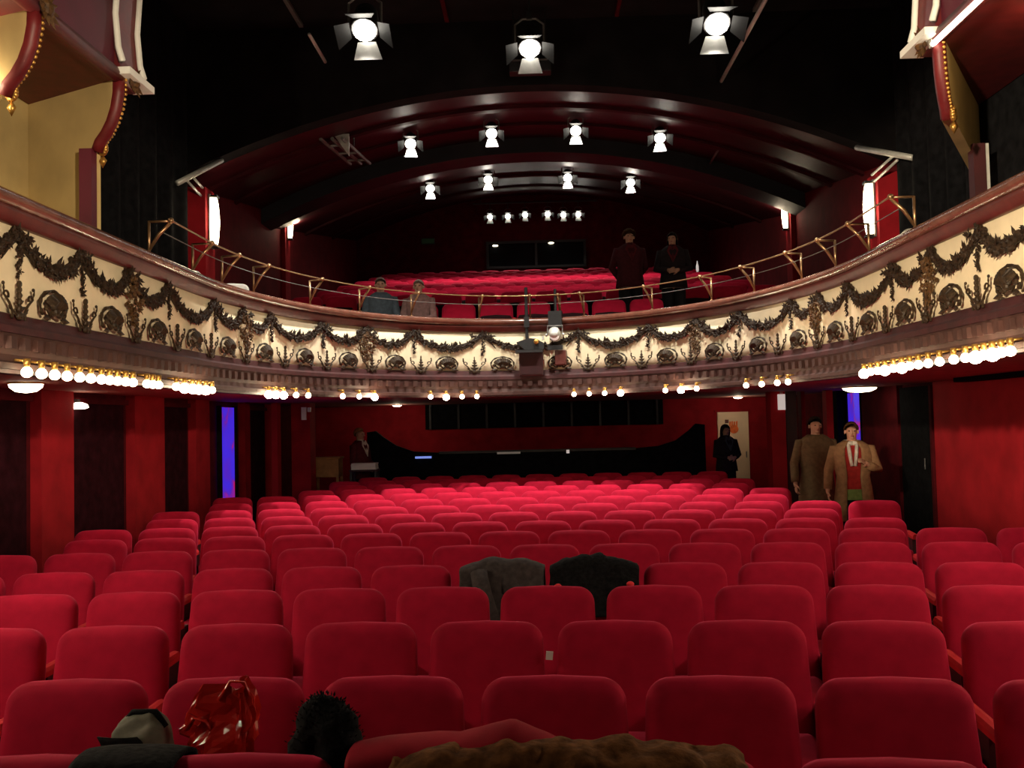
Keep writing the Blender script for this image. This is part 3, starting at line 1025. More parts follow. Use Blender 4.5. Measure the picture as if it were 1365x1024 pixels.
# ------------------------------------------------------------------ upper side boxes
def side_box(sx, X, y_end, out, z0, lname):
    """upper box: soffit z0, front panel in the plane x = X, rear bracket wall from (X, y_end) to out"""
    t = thing('side_box', 'upper %s side box with plum front, cream bracket wall and white trim' % lname, 'theatre box', (X, y_end, z0))
    O = Vector((X, y_end, z0))
    def part(name, mb, m, smooth=False, parent=None):
        mb.v = [tuple(Vector(p) - O) for p in mb.v]
        return mb.build(name, m, parent or t, smooth)
    y_near = 3.2
    part('front_panel', MB().box((X + sx * .04, (y_end + y_near) / 2, z0 + .9), (.08, y_end - y_near, 1.8)), M['purple_red'])
    part('bottom_moulding', MB().tube([(X - sx * .01, y_near, z0 + .02), (X - sx * .01, y_end, z0 + .02)], .05, 8), M['trim_red'], True)
    # soffit between the front and the side wall
    q = [(X, y_near), (X, y_end), out, (out[0], y_near)]
    part('soffit', MB().add([(a, b, z0 - .012) for a, b in q] + [(a, b, z0 + .09) for a, b in q],
         [(0, 1, 2, 3), (7, 6, 5, 4), (0, 4, 5, 1), (1, 5, 6, 2), (2, 6, 7, 3), (3, 7, 4, 0)]), M['trim_red'])
    # corner pilaster with two white mouldings and a flared foot
    prof = [(0.0, 0.0), (.05, .06), (.02, .16), (.0, .4), (.03, .8), (.10, 1.3), (.16, 1.8)]
    mb = MB()
    for off, wd, m, nm, dy in ((0, .34, 'trim_red', 'corner_pilaster', 0), ):
        poly = [(-sx * a, b) for a, b in prof] + [(sx * .3, 1.8), (sx * .3, 0)]
        mb.prism(poly, wd, Matrix.Translation((X, y_end + .12, z0)))
    part('corner_pilaster', mb, M['trim_red'])
    for dy in (-.06, .30):
        pts = [(X - sx * (a + .012), y_end + dy, z0 + b + .05) for a, b in prof[1:]]
        part('white_moulding', MB().tube(pts, .026, 4), M['white_trim'], True)
    part('foot_moulding', MB().box((X - sx * .05, y_end + .12, z0 + .035), (.16, .42, .05)), M['white_trim'])
    # bracket walls: scrolled inner edge, red border and beads
    def bracket(ye, depth, dirv, full):
        dx, dy = dirv
        edge = [(0.0, 0.0), (.005, -.10), (.03, -.20), (.075, -.29), (.135, -.36), (.20, -.41), (.235, -.47)]
        low = -1.12 if full else -.47
        if full: edge.append((.235, low))
        poly = edge + ([(depth, low), (depth, 0)])
        L = math.hypot(dx, dy)
        ux, uy = dx / L, dy / L
        m = Matrix(((ux, -uy, 0, X), (uy, ux, 0, ye), (0, 0, 1, z0), (0, 0, 0, 1)))
        if not full:
            poly = [(a, b) for a, b in edge] + [(depth, -.55), (depth, 0)]
        part('bracket_wall', MB().prism(poly, .08, m), M['box_cream'])
        e2 = edge[:7]
        b2 = MB()
        b2.tube([(a - .012, 0, b) for a, b in e2], .045, 6, True, m)
        part('edge_moulding', b2, M['trim_red'], True)
        b3 = MB()
        for i in range(len(e2) - 1):
            for q in range(3):
                a = e2[i][0] + (e2[i + 1][0] - e2[i][0]) * q / 3
                b = e2[i][1] + (e2[i + 1][1] - e2[i][1]) * q / 3
                b3.ell((a - .045, -.035, b), (.013, .013, .013), 6, 4, m)
        part('bead_row', b3, M['gold'], True)
        b4 = MB()
        for i in range(14):
            a = i * .55
            rr = .055 - .0035 * i
            b4.ell((.215 + rr * math.cos(a), -.04, -.455 + rr * math.sin(a)), (.022, .02, .022), 6, 4, m)
        b4.leaf(m @ Vector((.21, -.04, -.49)), (0, 0, -1), .10, .03, (0, 1, 0))
        part('scroll_ornament', b4, M['gold'], True)
    dirv = (out[0] - X, out[1] - y_end)
    bracket(y_end, math.hypot(*dirv), dirv, sx < 0)
    bracket(y_end - 1.12, .9, (sx, .35), False)
    # leafy ornaments at the foot of the corner and above the second bracket
    for yy in (y_end - 1.1, y_end + .1):
        b = MB()
        for i in range(12):
            a = i * PI / 6
            b.leaf((X - sx * .06, yy, z0 + .02), (-sx * .3, math.cos(a), math.sin(a)), rnd(.09, .14), .03, (1, 0, 0))
        b.ell((X - sx * .08, yy, z0 + .02), (.04, .05, .05), 8, 5)
        part('leaf_ornament', b, M['bronze_pale'])
    # outer wall of the box bay and pillar standing on the balcony
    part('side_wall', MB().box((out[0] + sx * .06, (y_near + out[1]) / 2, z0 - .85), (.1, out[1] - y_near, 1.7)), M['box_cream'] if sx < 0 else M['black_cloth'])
    px, py = X + sx * (.25 if sx < 0 else .62), y_end + (.08 if sx < 0 else .85)
    part('pillar', MB().box((px, py, z0 - .47 - .62), (.09, .09, 1.24)), M['purple_red'] if sx < 0 else M['seat_side'])
    if sx > 0:
        part('pillar_strip', MB().box((px + .06, py - .02, z0 - .47 - .62), (.03, .03, 1.24)), M['white_metal'])
    return t


side_box(-1, -2.9, 6.46, (-3.75, 6.9), 4.20, 'left')
side_box(1, 2.75, 6.24, (3.63, 7.65), 4.20, 'right')
light('box_lamp', 'POINT', (-3.25, 5.35, 3.75), None, 14, (1.0, 0.80, 0.50), 0.1)
light('box_lamp', 'POINT', (3.2, 5.6, 4.0), None, 7, (1.0, 0.72, 0.36), 0.1)
t = thing('edge_glow', 'glowing strip standing in for the lit lower edge of the right upper box', 'lamp', (2.70, 5.0, 4.17))  # added glow where the box front's lower edge catches light
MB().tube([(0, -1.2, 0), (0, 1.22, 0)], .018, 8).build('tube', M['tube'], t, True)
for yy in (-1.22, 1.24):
    MB().box((.01, yy, .01), (.04, .04, .05)).build('edge_end', M['white_metal'], t)



# ------------------------------------------------------------------ people
SKIN = mat('skin', (0.50, 0.27, 0.18), 0.55, noise_scale=20, noise_amt=0.06)
MOUTH = mat('lips', (0.35, 0.09, 0.08), 0.5, noise_scale=30, noise_amt=0.1)
EYE = mat('dark_eye', (0.02, 0.015, 0.012), 0.25, noise_scale=60, noise_amt=0.2)


def cloth(name, c, r=0.85):
    return mat(name, c, r, noise_scale=22, noise_amt=0.2, bump=0.1, spec=0.2)


CL_ = dict(beige=cloth('beige_coat', (0.27, 0.15, 0.075)), olive=cloth('olive_coat', (0.16, 0.11, 0.06)), maroon=cloth('maroon_jacket', (0.10, 0.012, 0.018)),
           dark=cloth('dark_jacket', (0.018, 0.012, 0.015)), black=cloth('black_trousers', (0.010, 0.010, 0.012)), white=cloth('white_shirt', (0.70, 0.66, 0.58)),
           red=cloth('red_jumper', (0.33, 0.02, 0.018)), green=cloth('green_shirt_hem', (0.16, 0.24, 0.07)), blue=cloth('grey_blue_shirt', (0.05, 0.062, 0.072)),
           pinkish=cloth('dusty_rose_top', (0.15, 0.08, 0.07)), shoe=mat('black_shoe', (0.012, 0.011, 0.010), 0.35, noise_scale=9),
           plum=cloth('dark_plum_jacket', (0.055, 0.008, 0.014)))
HAIR = dict(dark=mat('dark_hair', (0.016, 0.009, 0.006), 0.85, noise_scale=40, noise_amt=0.5, bump=0.3, spec=0.12),
            brown=mat('brown_hair', (0.06, 0.028, 0.012), 0.85, noise_scale=40, noise_amt=0.5, bump=0.3, spec=0.12),
            sandy=mat('sandy_hair', (0.30, 0.14, 0.06), 0.85, noise_scale=40, noise_amt=0.4, bump=0.3, spec=0.12),
            grey=mat('grey_hair', (0.28, 0.23, 0.21), 0.85, noise_scale=40, noise_amt=0.4, bump=0.3, spec=0.12),
            white=mat('silver_hair', (0.55, 0.45, 0.41), 0.85, noise_scale=40, noise_amt=0.3, bump=0.3, spec=0.12))


def skin_mesh(verts, edges, radii, extra, root=0):
    me = bpy.data.meshes.new('tmp')
    me.from_pydata(verts, edges, [])
    o = bpy.data.objects.new('tmp', me)
    C.objects.link(o)
    o.modifiers.new('skin', 'SKIN')
    sv = me.skin_vertices[0].data
    for i, r in enumerate(radii):
        sv[i].radius = r
        sv[i].use_root = (i == root)
    ss = o.modifiers.new('sub', 'SUBSURF')
    ss.levels = ss.render_levels = 2
    dg = bpy.context.evaluated_depsgraph_get()
    m2 = bpy.data.meshes.new_from_object(o.evaluated_get(dg))
    bpy.data.objects.remove(o)
    bpy.data.meshes.remove(me)
    mb = MB()
    mb.v = [tuple(v.co) for v in m2.vertices]
    mb.f = [tuple(p.vertices) for p in m2.polygons]
    bpy.data.meshes.remove(m2)
    mb.add(extra.v, extra.f)
    return mb


def loft(rings, a0=0.0, a1=2 * PI, n=24, wob=0.0):
    """elliptical rings (z, rx, ry, cx, cy); angle 0 looks to -Y (the front)"""
    mb = MB()
    vs, fs = [], []
    full = a1 - a0 > 6.28
    m = n if full else n + 1
    for k, (z, rx, ry, cx, cy) in enumerate(rings):
        for j in range(m):
            q = a0 + (a1 - a0) * j / n
            f = 1 + wob * math.sin(q * 7 + k * 1.3) * (1 - k / len(rings))
            vs.append((cx + rx * math.sin(q) * f, cy - ry * math.cos(q) * f, z))
    for i in range(len(rings) - 1):
        for j in range(n):
            j2 = (j + 1) % m
            fs.append((i * m + j, i * m + j2, (i + 1) * m + j2, (i + 1) * m + j))
    return mb.add(vs, fs)


def person(label, loc, rz, H=1.72, top='beige', under=None, legs='black', hair='dark', style='short', sit=False, arms='down', coat_hem=None,
           open_front=0.0, collar=None, head_turn=0.0, shoulders=1.0, group=None):
    t = thing('person', label, 'person', loc, rz, group)
    k = H / 1.75
    dz = -0.44 if sit else 0.0
    W = shoulders
    V = lambda x, y, z: (x * k, y * k, (z + dz) * k)
    V0 = lambda x, y, z: (x * k, y * k, z * k)
    vs, es, rs = [], [], []

    def chain(pts, rads, start=None):
        prev = start
        for p, r in zip(pts, rads):
            vs.append(p)
            rs.append((r[0] * k, r[1] * k) if isinstance(r, tuple) else (r * k, r * k))
            i = len(vs) - 1
            if prev is not None: es.append((prev, i))
            prev = i
        return prev

    # head leans a little forward; turned by head_turn about the neck
    ht = Matrix.Rotation(head_turn, 4, 'Z')
    hv = lambda x, y, z: V(*(ht @ Vector((x, y, z))))
    pelvis = chain([V(0, 0, .94)], [(.13, .10)])
    chest = chain([V(0, 0, 1.12), V(0, .005, 1.30)], [(.11, .085), (.125, .09)], pelvis)
    top_ = chain([V(0, .01, 1.44), hv(0, .0, 1.525), hv(0, -.012, 1.595), hv(0, -.005, 1.665)], [.07, .050, (.068, .078), (.066, .080)], chest)
    elbows = {}
    for sg in (-1, 1):
        if arms == 'folded':
            el, wr, pd = (sg * .25 * W, -.02, 1.14), (sg * .07, -.19, 1.10), Vector((-sg * .9, -.25, -.1))
        elif arms == 'front':
            el, wr, pd = (sg * .24 * W, -.02, 1.13), (sg * .14, -.22, 1.02), Vector((-sg * .3, -.8, -.2))
        elif arms == 'back':
            el, wr, pd = (sg * .25 * W, .10, 1.16), (sg * .10, .17, .98), Vector((-sg * .7, .1, -.6))
        elif arms == 'lap':
            el, wr, pd = (sg * .23 * W, -.06, 1.15), (sg * .10, -.26, 1.06), Vector((-sg * .3, -.8, -.2))
        elif arms == 'hold' and sg > 0:
            el, wr, pd = (.25 * W, .0, 1.15), (.15, -.18, 1.22), Vector((-.5, -.5, .4))
        else:
            el, wr, pd = (sg * .245 * W, .015, 1.15), (sg * .265 * W, -.05, .91), Vector((-sg * .05, -.18, -1))
        sh_ = (sg * .165 * W, .005, 1.405)
        elbows[sg] = (sh_, el, wr)
        pd.normalize()
        wv = Vector(wr)
        pl = wv + pd * .055
        chain([V(*sh_), V(*el), V(*wr), V(*pl)], [.055, .040, .028, (.034, .022)], chest)
    for sg in (-1, 1):
        if sit:
            pts = [V(sg * .09, 0, .93), V(sg * .11, -.42, .92), V0(sg * .11, -.42, .09), V0(sg * .12, -.56, .035)]
        else:
            pts = [V(sg * .085, 0, .90), V(sg * .10, -.015, .50), V(sg * .105, .02, .09), V(sg * .12, -.12, .035)]
        chain(pts, [.085, .058, .038, .032], pelvis)
    ex = MB()
    # nose, ears, brow and chin
    ex.tube([hv(0, -.082, 1.625), hv(0, -.098, 1.600), hv(0, -.106, 1.585), hv(0, -.088, 1.578)], [.006 * k, .009 * k, .012 * k, .009 * k], 6)
    for sg in (-1, 1):
        ex.ell(hv(sg * .076, .005, 1.60), (.010 * k, .018 * k, .028 * k), 8, 5)
        ex.ell(hv(sg * .03, -.070, 1.628), (.026 * k, .012 * k, .008 * k), 6, 4)
    ex.ell(hv(0, -.066, 1.532), (.026 * k, .020 * k, .018 * k), 8, 5)
    # hands: palm continues the forearm; four unequal bent fingers and a thumb
    for sg in (-1, 1):
        sh_, el, wr = elbows[sg]
        pd = Vector(vs[0])
        wv = Vector(wr)
        fa = (Vector(wr) - Vector(el)).normalized()
        pd = (Vector((-sg * .9, -.25, -.1)) if arms == 'folded' else Vector((-sg * .3, -.8, -.2)) if arms in ('front', 'lap') else Vector((-sg * .7, .1, -.6)) if arms == 'back'
              else Vector((-.5, -.5, .4)) if (arms == 'hold' and sg > 0) else Vector((-sg * .05, -.18, -1))).normalized()
        across = pd.cross(Vector((sg, 0, 0.2))).normalized()
        if across.length < .1: across = Vector((0, 1, 0))
        curl = pd.cross(across).normalized() * (1 if pd.cross(across).x * -sg >= 0 else -1)
        base = wv + pd * .075
        for q, ln in enumerate((.066, .076, .070, .054)):
            b0 = base + across * (q - 1.5) * .019
            p0, p1, p2 = b0 - pd * .02, b0 + pd * ln * .5 + curl * .004, b0 + pd * ln * .82 + curl * .020
            p3 = b0 + pd * ln * .95 + curl * .036
            ex.tube([V(*p0), V(*p1), V(*p2), V(*p3)], [.0095 * k, .009 * k, .0082 * k, .006 * k], 7)
        b0 = wv + pd * .03 - across * .028
        ex.tube([V(*b0), V(*(b0 - across * .025 + pd * .022 + curl * .008)), V(*(b0 - across * .032 + pd * .055 + curl * .018))], [.012 * k, .010 * k, .007 * k], 7)
    body = skin_mesh(vs, es, rs, ex)
    bo = body.build('body', SKIN, t, True)
    rm = bo.modifiers.new('join', 'REMESH')
    rm.mode = 'VOXEL'
    rm.voxel_size = 0.0065
    rm.use_smooth_shade = True
    # face
    for sg in (-1, 1):
        MB().ell(hv(sg * .031, -.078, 1.612), (.011 * k, .006 * k, .006 * k), 8, 5).build('eye', EYE, t, True)
    MB().ell(hv(0, -.085, 1.556), (.022 * k, .008 * k, .006 * k), 8, 5).build('mouth', MOUTH, t, True)
    # hair
    hm = MB()
    NU, NV = 28, 12
    c = Vector((0, .0, 1.625))

    def hair_fn(u, v):
        az = 2 * PI * u                                 # 0 looks to the front
        fr = (1 + math.cos(az)) / 2                     # 1 at the front
        lim = math.radians(124 - 82 * fr ** 0.85)
        if style == 'long': lim = math.radians(150 - 104 * fr ** 2.0)
        pol = v * lim
        rx, ry, rz = (.079, .092, .092) if style != 'curly' else (.098, .106, .106)
        nz = noise.noise(Vector((math.sin(az) * 3, math.cos(az) * 3, pol * 4 + loc[0]))) * (.012 if style != 'curly' else .03)
        r = 1 + nz * 6
        x, y, z = rx * r * math.sin(pol) * math.sin(az), -ry * r * math.sin(pol) * math.cos(az) + .012, rz * r * math.cos(pol)
        if style == 'long' and pol > PI / 2:
            dn = (pol - PI / 2) * .22
            x, y, z = rx * math.sin(az) * (1.05 + .1 * nz * 10), -ry * math.cos(az) * 1.05 + .012, -dn
        return hv(c.x + x, c.y + y, c.z + z)
    hm.grid(hair_fn, NU, NV)
    h = hm.build('hair', HAIR[hair], t, True)
    sd = h.modifiers.new('thick', 'SOLIDIFY')
    sd.thickness = .010
    sd.offset = -.6
    # clothes
    hem = coat_hem if coat_hem is not None else .84
    def rings(f, z0):
        R_ = [(.30, .245, .20), (.55, .225, .175), (.72, .205, .155), (.84, .195, .145), (.95, .182, .132), (1.08, .165, .122), (1.20, .172, .125), (1.32, .192, .125), (1.40, .185, .110),
              (1.455, .125, .085), (1.49, .072, .070)]
        out = []
        for z, a, b in R_:
            if z >= z0 - .01:
                q = V(0, 0, z)
                out.append((q[2], a * f * k * (W if z > 1.1 else 1), b * f * k, 0, .004))
        if out and R_ and z0 > .31:
            pass
        return out
    if under:
        hi_ = loft(rings(.93, .84), n=24)
        hi_.build('shirt', CL_[under], t, True).modifiers.new('thick', 'SOLIDIFY').thickness = .008
    g = open_front
    jk = loft(rings(1.04, hem), g, 2 * PI - g, 30, .02)
    o = jk.build('coat' if hem < .8 else 'jacket', CL_[top], t, True)
    sd = o.modifiers.new('thick', 'SOLIDIFY')
    sd.thickness = .016
    sd.offset = 1
    for sg in (-1, 1):
        sh_, el, wr = [Vector(q) for q in elbows[sg]]
        pts = [sh_ + Vector((-sg * .05, 0, -.005)), sh_ + Vector((sg * .01, 0, -.012)), sh_.lerp(el, .5), el, el.lerp(wr, .5), wr - (wr - el).normalized() * .015]
        MB().tube([V(*p) for p in pts], [q * k for q in (.055, .074, .064, .056, .052, .047)], 12).build('sleeve', CL_[top], t, True)
    if collar:
        mb = MB()
        for sg in (-1, 1):                              # two lapels meeting on the chest
            a, b, c_, d = (sg * .050, -.090, 1.50), (sg * .088, -.124, 1.41), (sg * .003, -.170, 1.22), (sg * .003, -.108, 1.47)
            pts = [V(*a), V(*b), V(*c_), V(*d)]
            mb.add(pts + [(p[0], p[1] + .012 * k, p[2]) for p in pts], [(0, 1, 2, 3), (7, 6, 5, 4), (0, 4, 5, 1), (1, 5, 6, 2), (2, 6, 7, 3), (3, 7, 4, 0)])
        ring = [hv(.062 * math.sin(a), -.060 * math.cos(a) + .008, 1.495 + .012 * math.cos(a * 1)) for a in [i * PI / 8 for i in range(17)]]
        mb.tube(ring, .015 * k, 6)
        mb.build('collar', CL_[collar], t)
    for sg in (-1, 1):
        if sit:
            pts, rr = [V(sg * .085, .02, .93), V(sg * .10, -.22, .925), V(sg * .11, -.42, .915), V0(sg * .11, -.43, .30), V0(sg * .11, -.42, .09)], (.10, .085, .072, .065, .058)
        else:
            pts, rr = [V(sg * .075, .0, .95), V(sg * .088, 0, .78), V(sg * .10, -.015, .50), V(sg * .105, .01, .25), V(sg * .105, .02, .08)], (.10, .096, .076, .066, .062)
        MB().tube(pts, [q * k for q in rr], 12).build('trouser_leg', CL_[legs], t, True)
        sh0 = Vector((sg * .113, -.45 if sit else -.03, .042))
        sm = MB()
        sm.ell(V0(sh0.x, sh0.y - .05, .040), (.047 * k, .125 * k, .040 * k), 12, 7)
        sm.ell(V0(sh0.x, sh0.y + .03, .06), (.045 * k, .05 * k, .058 * k), 10, 6)
        sm.build('shoe', CL_['shoe'], t, True)
    return t, k


# two men in coats standing in the right aisle
m1, k = person('man in open tan coat with pale scarf and red jumper standing in the right aisle', (3.57, 10.75, 0), -.25, 1.66, 'beige', 'red', 'black', 'brown',
               'short', arms='hold', coat_hem=.55, open_front=.42, shoulders=1.12)
mb = MB()
ring = [(.085 * math.sin(a) * k, (-.080 * math.cos(a) + .01) * k, (1.475 - .01 * math.cos(a)) * k) for a in [i * PI / 8 for i in range(17)]]
mb.tube(ring, .027, 8)
for sg in (-1, 1):
    mb.tube([(sg * .045, -.085, 1.45 * k), (sg * .035, -.125, 1.34 * k), (sg * .018, -.135, 1.20 * k)], [.034, .036, .030], 8, True, None, .6)
mb.build('scarf', CL_['white'], m1, True)
loft([(.80 * k, .178, .136, 0, 0), (.87 * k, .176, .134, 0, 0), (.925 * k, .170, .126, 0, 0)]).build('shirt_hem', CL_['green'], m1, True)
person('man in olive coat standing behind the man with the scarf', (3.40, 11.55, 0), .1, 1.73, 'olive', 'dark', 'black', 'dark', 'short', coat_hem=.55, shoulders=1.12)
# ushers at the back of the stalls
u1, k = person('usher in maroon jacket with white collar seen side-on by the programmes', (-3.02, 15.95, 0), 1.15, 1.71, 'maroon', 'white', 'black', 'sandy', 'short',
               arms='front', collar='white')
u2, k = person('long-haired usher in dark jacket standing before the cream door', (3.30, 16.5, 0), .35, 1.62, 'dark', 'white', 'black', 'dark', 'long', arms='folded', collar='blue')
# two women standing at the balcony rail
BZ = ROWS_B[1][1]
person('curly-haired woman in dark maroon jacket standing at the balcony rail', (1.41, 13.55, BZ), .12, 1.70, 'plum', 'white', 'black', 'brown', 'curly', arms='back', collar='maroon')
person('woman in black jacket standing on the right at the balcony rail', (2.03, 13.55, BZ), -.12, 1.65, 'dark', 'white', 'black', 'dark', 'long', arms='folded', collar='maroon', head_turn=-.2)
# two people seated in the front row of the balcony
ZS = ROWS_B[0][1]
person('seated person with grey hair and dark blue top at the balcony rail', (-2.12, 12.92, ZS), .1, 1.72, 'blue', None, 'black', 'grey', 'short', sit=True, arms='lap')
person('seated silver-haired person in dusty rose top at the balcony rail', (-1.59, 12.92, ZS), -.1, 1.66, 'pinkish', None, 'black', 'white', 'short', sit=True, arms='lap')


# ------------------------------------------------------------------ things left on the chairs
def nz(p, f, seed=0.0):
    return noise.noise(Vector((p[0] * f + seed, p[1] * f - seed * .7, p[2] * f + seed * 1.3)))


def drape(name, label, cat, x, y, rz, width, front, back, m, lift=.03, fold=.02, seed=0.0, puff=0.0, ztop=.858, sag=.03, peak=None, nu=44, nv=60, thick=.012):
    """garment hung over a chair back: front faces -Y"""
    t = thing(name, label, cat, (x, y, 0), rz)
    L = front + back + .16
    lean = math.tan(math.radians(11))

    def fn(u, v):
        xx = (u - .5) * width
        e = abs(2 * u - 1)
        s = v * L
        zt = ztop + lift - sag * e ** 3
        yb = lean * (zt - .345)
        if s < front:
            z = zt - (front - s) - .0
            yy = lean * (z - .345) - .065 - lift * .6
        elif s < front + .16:
            q = (s - front) / .16 * PI
            yy = yb - .065 - lift * .6 + (.065 + lift * .6 + .075) * (1 - math.cos(q)) / 2
            z = zt + .02 * math.sin(q) + lift * .5 * math.sin(q)
        else:
            z = zt - (s - front - .16)
            yy = lean * (z - .345) + .075 + lift * .3
        p = Vector((xx, s, seed))
        w_ = noise.noise(Vector((xx * 9 + seed, s * 2.2, seed))) * fold + noise.noise(Vector((xx * 24, s * 9 + seed, 3.1))) * fold * .35
        pf = puff * noise.fractal(Vector((xx * 11, s * 11, seed)), 1.0, 2.0, 3)
        sgn = -1 if s < front + .08 else 1
        top = math.exp(-((s - front - .08) / .10) ** 2)
        z += (w_ * .5 + pf) * top * .9
        if peak:
            z += peak[1] * max(0, 1 - abs(xx - peak[0]) / peak[2]) * top
        edge = .015 * noise.noise(Vector((s * 6, seed, 9)))
        return (xx + edge * (1 if u > .5 else -1) + pf * .4, yy + sgn * (abs(w_) + abs(pf)) * (1 - .5 * top), z)
    mb = MB().grid(fn, nu, nv)
    o = mb.build('garment', m, t, True, fix=True)
    sd = o.modifiers.new('thick', 'SOLIDIFY')
    sd.thickness = thick
    sd.offset = 1
    return t


def seatpos(k, x):
    return ROWS[k] + row_dy(x), math.atan(-(0.06 + 0.036 * x))


y, r = seatpos(4, -.22)
t = drape('jacket', 'charcoal jacket draped over a chair back in the fifth row', 'jacket', -.222, y, r, .49, .30, .34, M['coat_grey'], .022, .035, 1.7, sag=.045)
mb = MB()
mb.tube([(-.13, -.02, .86), (-.10, -.09, .74), (-.05, -.11, .60), (-.02, -.10, .50)], [.05, .055, .05, .04], 10)
mb.build('sleeve', M['coat_grey'], t, True)
y, r = seatpos(4, .30)
t = drape('coat', 'black woolly coat hung over the chair right of the charcoal jacket', 'coat', .305, y, r, .50, .28, .36, M['coat_black'], .030, .03, 5.3, puff=.02, sag=.06)
mb = MB()
mb.ell((.205, -.10, .80), (.022, .018, .016), 10, 6)
mb.build('red_button', M['red_bright'], t, True)
MB().ell((-.20, -.085, .79), (.02, .015, .013), 8, 5).build('red_button', M['red_bright'], t, True)

# front row, nearest to the viewer
y, r = seatpos(0, .03)
drape('cloth', 'crimson cloth with a folded peak lying over the front chair backs', 'cloth', -.235, y + .05, r, .52, .12, .30, M['cloth_red'], .014, .012, 2.2, ztop=.868, sag=.02, peak=(.15, .045, .14))
drape('fur_coat', 'brown fur coat thrown over the front chair backs, nearest of all', 'coat', .045, y - .03, r, .86, .34, .26, M['coat_brown'], .020, .03, 8.1, puff=.022, ztop=.868, sag=.03, nu=90, nv=90)
y, r = seatpos(0, -1.05)
drape('scarf', 'black scarf lying flat over a front chair back at the left', 'scarf', -1.06, y - .0, r, .27, .16, .22, M['coat_black'], .004, .006, 3.3, ztop=.868, sag=.01, nu=24, nv=40)


def lump(name, label, cat, loc, size, m, amp, freq, seed, power=.75, rz=0, n=40, kk=28):
    t = thing(name, label, cat, loc, rz)
    mb = MB().ell((0, 0, 0), (1, 1, 1), n, kk)
    out = []
    for p in mb.v:
        v = Vector(p)
        sq = Vector([math.copysign(abs(c_) ** power, c_) for c_ in v])
        q = Vector((sq.x * size[0] / 2, sq.y * size[1] / 2, (sq.z + 1) * size[2] / 2))
        d = noise.fractal(q * freq + Vector((seed, seed, seed)), 1.0, 2.0, 3) * amp
        q += v * d
        q.z = max(q.z, 0)
        out.append(tuple(q))
    mb.v = out
    return t, mb


y, r = seatpos(0, -.55)
t, mb = lump('fur_hat', 'black fur wrap bunched over the end of a front chair', 'fur wrap', (-.57, y + .215, .0), (.20, .14, .5), M['coat_black'], .035, 14, 4.0)
mb.v = [(a - (.05 * (.5 - c_)), b, c_ + .50) for a, b, c_ in mb.v]
rr = random.Random(3)
tuft = MB()
vv = list(mb.v)
for i in range(0, len(vv), 2):
    p = Vector(vv[i])
    d = (p - Vector((0, 0, .75)))
    d.z *= .5
    d = d.normalized() + Vector((rr.uniform(-.5, .5), rr.uniform(-.5, .5), rr.uniform(-.8, .2)))
    tuft.leaf(p, d, rr.uniform(.008, .018), .003, (0, 0.3, 1))
mb.build('wrap', M['coat_black'], t, True)
tag(tuft.build('fur', M['coat_black'], t), kind='stuff')

y1, r1 = seatpos(1, -1.03)
# shiny red plastic bag standing crumpled on the second row's chair
t = thing('plastic_bag', 'crumpled shiny red plastic bag standing on a chair in the second row', 'bag', (-1.0, y1 - .20, .482))
mb = MB()
nU, nV = 46, 26
def bagfn(u, v):
    a = 2 * PI * u
    w_ = .13 * (1 - .12 * v) * (1 if v < .8 else 1 - (v - .8) * 1.2)
    dp = .085 * (1 - .55 * v)
    h_ = .455 * v * (1 + .05 * math.sin(a * 3 + 1) * v)
    ridg = abs(noise.noise(Vector((math.cos(a) * 2.2, math.sin(a) * 2.2, v * 4.5)))) * .075 + abs(noise.noise(Vector((math.cos(a) * 5, math.sin(a) * 5, v * 9)))) * .03
    x = math.copysign(abs(math.cos(a)) ** .7, math.cos(a)) * (w_ - ridg * .8) - (.05 * v if math.cos(a) < 0 and v > .85 else 0)
    yv = math.copysign(abs(math.sin(a)) ** .7, math.sin(a)) * (dp - ridg * .5)
    lean_ = .05 * v
    return (x + lean_ * .6, yv + lean_, h_ - (.10 * max(0, -math.cos(a)) * v * v))
mb.grid(bagfn, nU, nV)
mb.build('bag_body', M['plastic_red'], t, False).modifiers.new('thick', 'SOLIDIFY').thickness = .002
hm = MB()
hm.tube([(.02, .0, .42), (.05, .02, .47), (.09, .03, .465), (.11, .04, .40)], [.012, .010, .010, .012], 6, True, None, .4)
hm.tube([(-.08, .01, .33), (-.05, -.01, .37), (-.02, 0, .36), (.0, .02, .31)], [.012, .010, .010, .012], 6, True, None, .4)
hm.build('handle', M['plastic_red'], t, True)
t, mb = lump('handbag', 'grey green cloth bag with dark flap beside the red plastic bag', 'bag', (-1.215, y1 - .19, .482), (.17, .17, .38), M['bag_grey'], .025, 9, 6.0, .6)
mb.build('bag_body', M['bag_grey'], t, True)
fl = MB().grid(lambda u, v: (-.10 + .12 * u + .02 * math.sin(v * 4), -.088 - .012 * math.sin(PI * u) - .01 * v, .34 - .13 * v * (1 - .5 * u)), 10, 8)
fl.build('flap', M['coat_black'], t, True).modifiers.new('thick', 'SOLIDIFY').thickness = .006
hm = MB().tube([(-.06, 0, .35), (-.03, .0, .385), (.04, .0, .385), (.07, .0, .34)], .010, 6)
hm.build('strap', M['coat_black'], t, True)
# white ticket tucked between two chairs of the third row
y2, r2 = seatpos(2, .03)
t = tag(MB().box((0, 0, 0), (.028, .006, .034)).build('ticket', M['paper']), 'small white ticket tucked between two chair backs in the third row', 'ticket')
t.location = (.03, y2 + .02, .765)
t.rotation_euler = (.1, .1, .1)


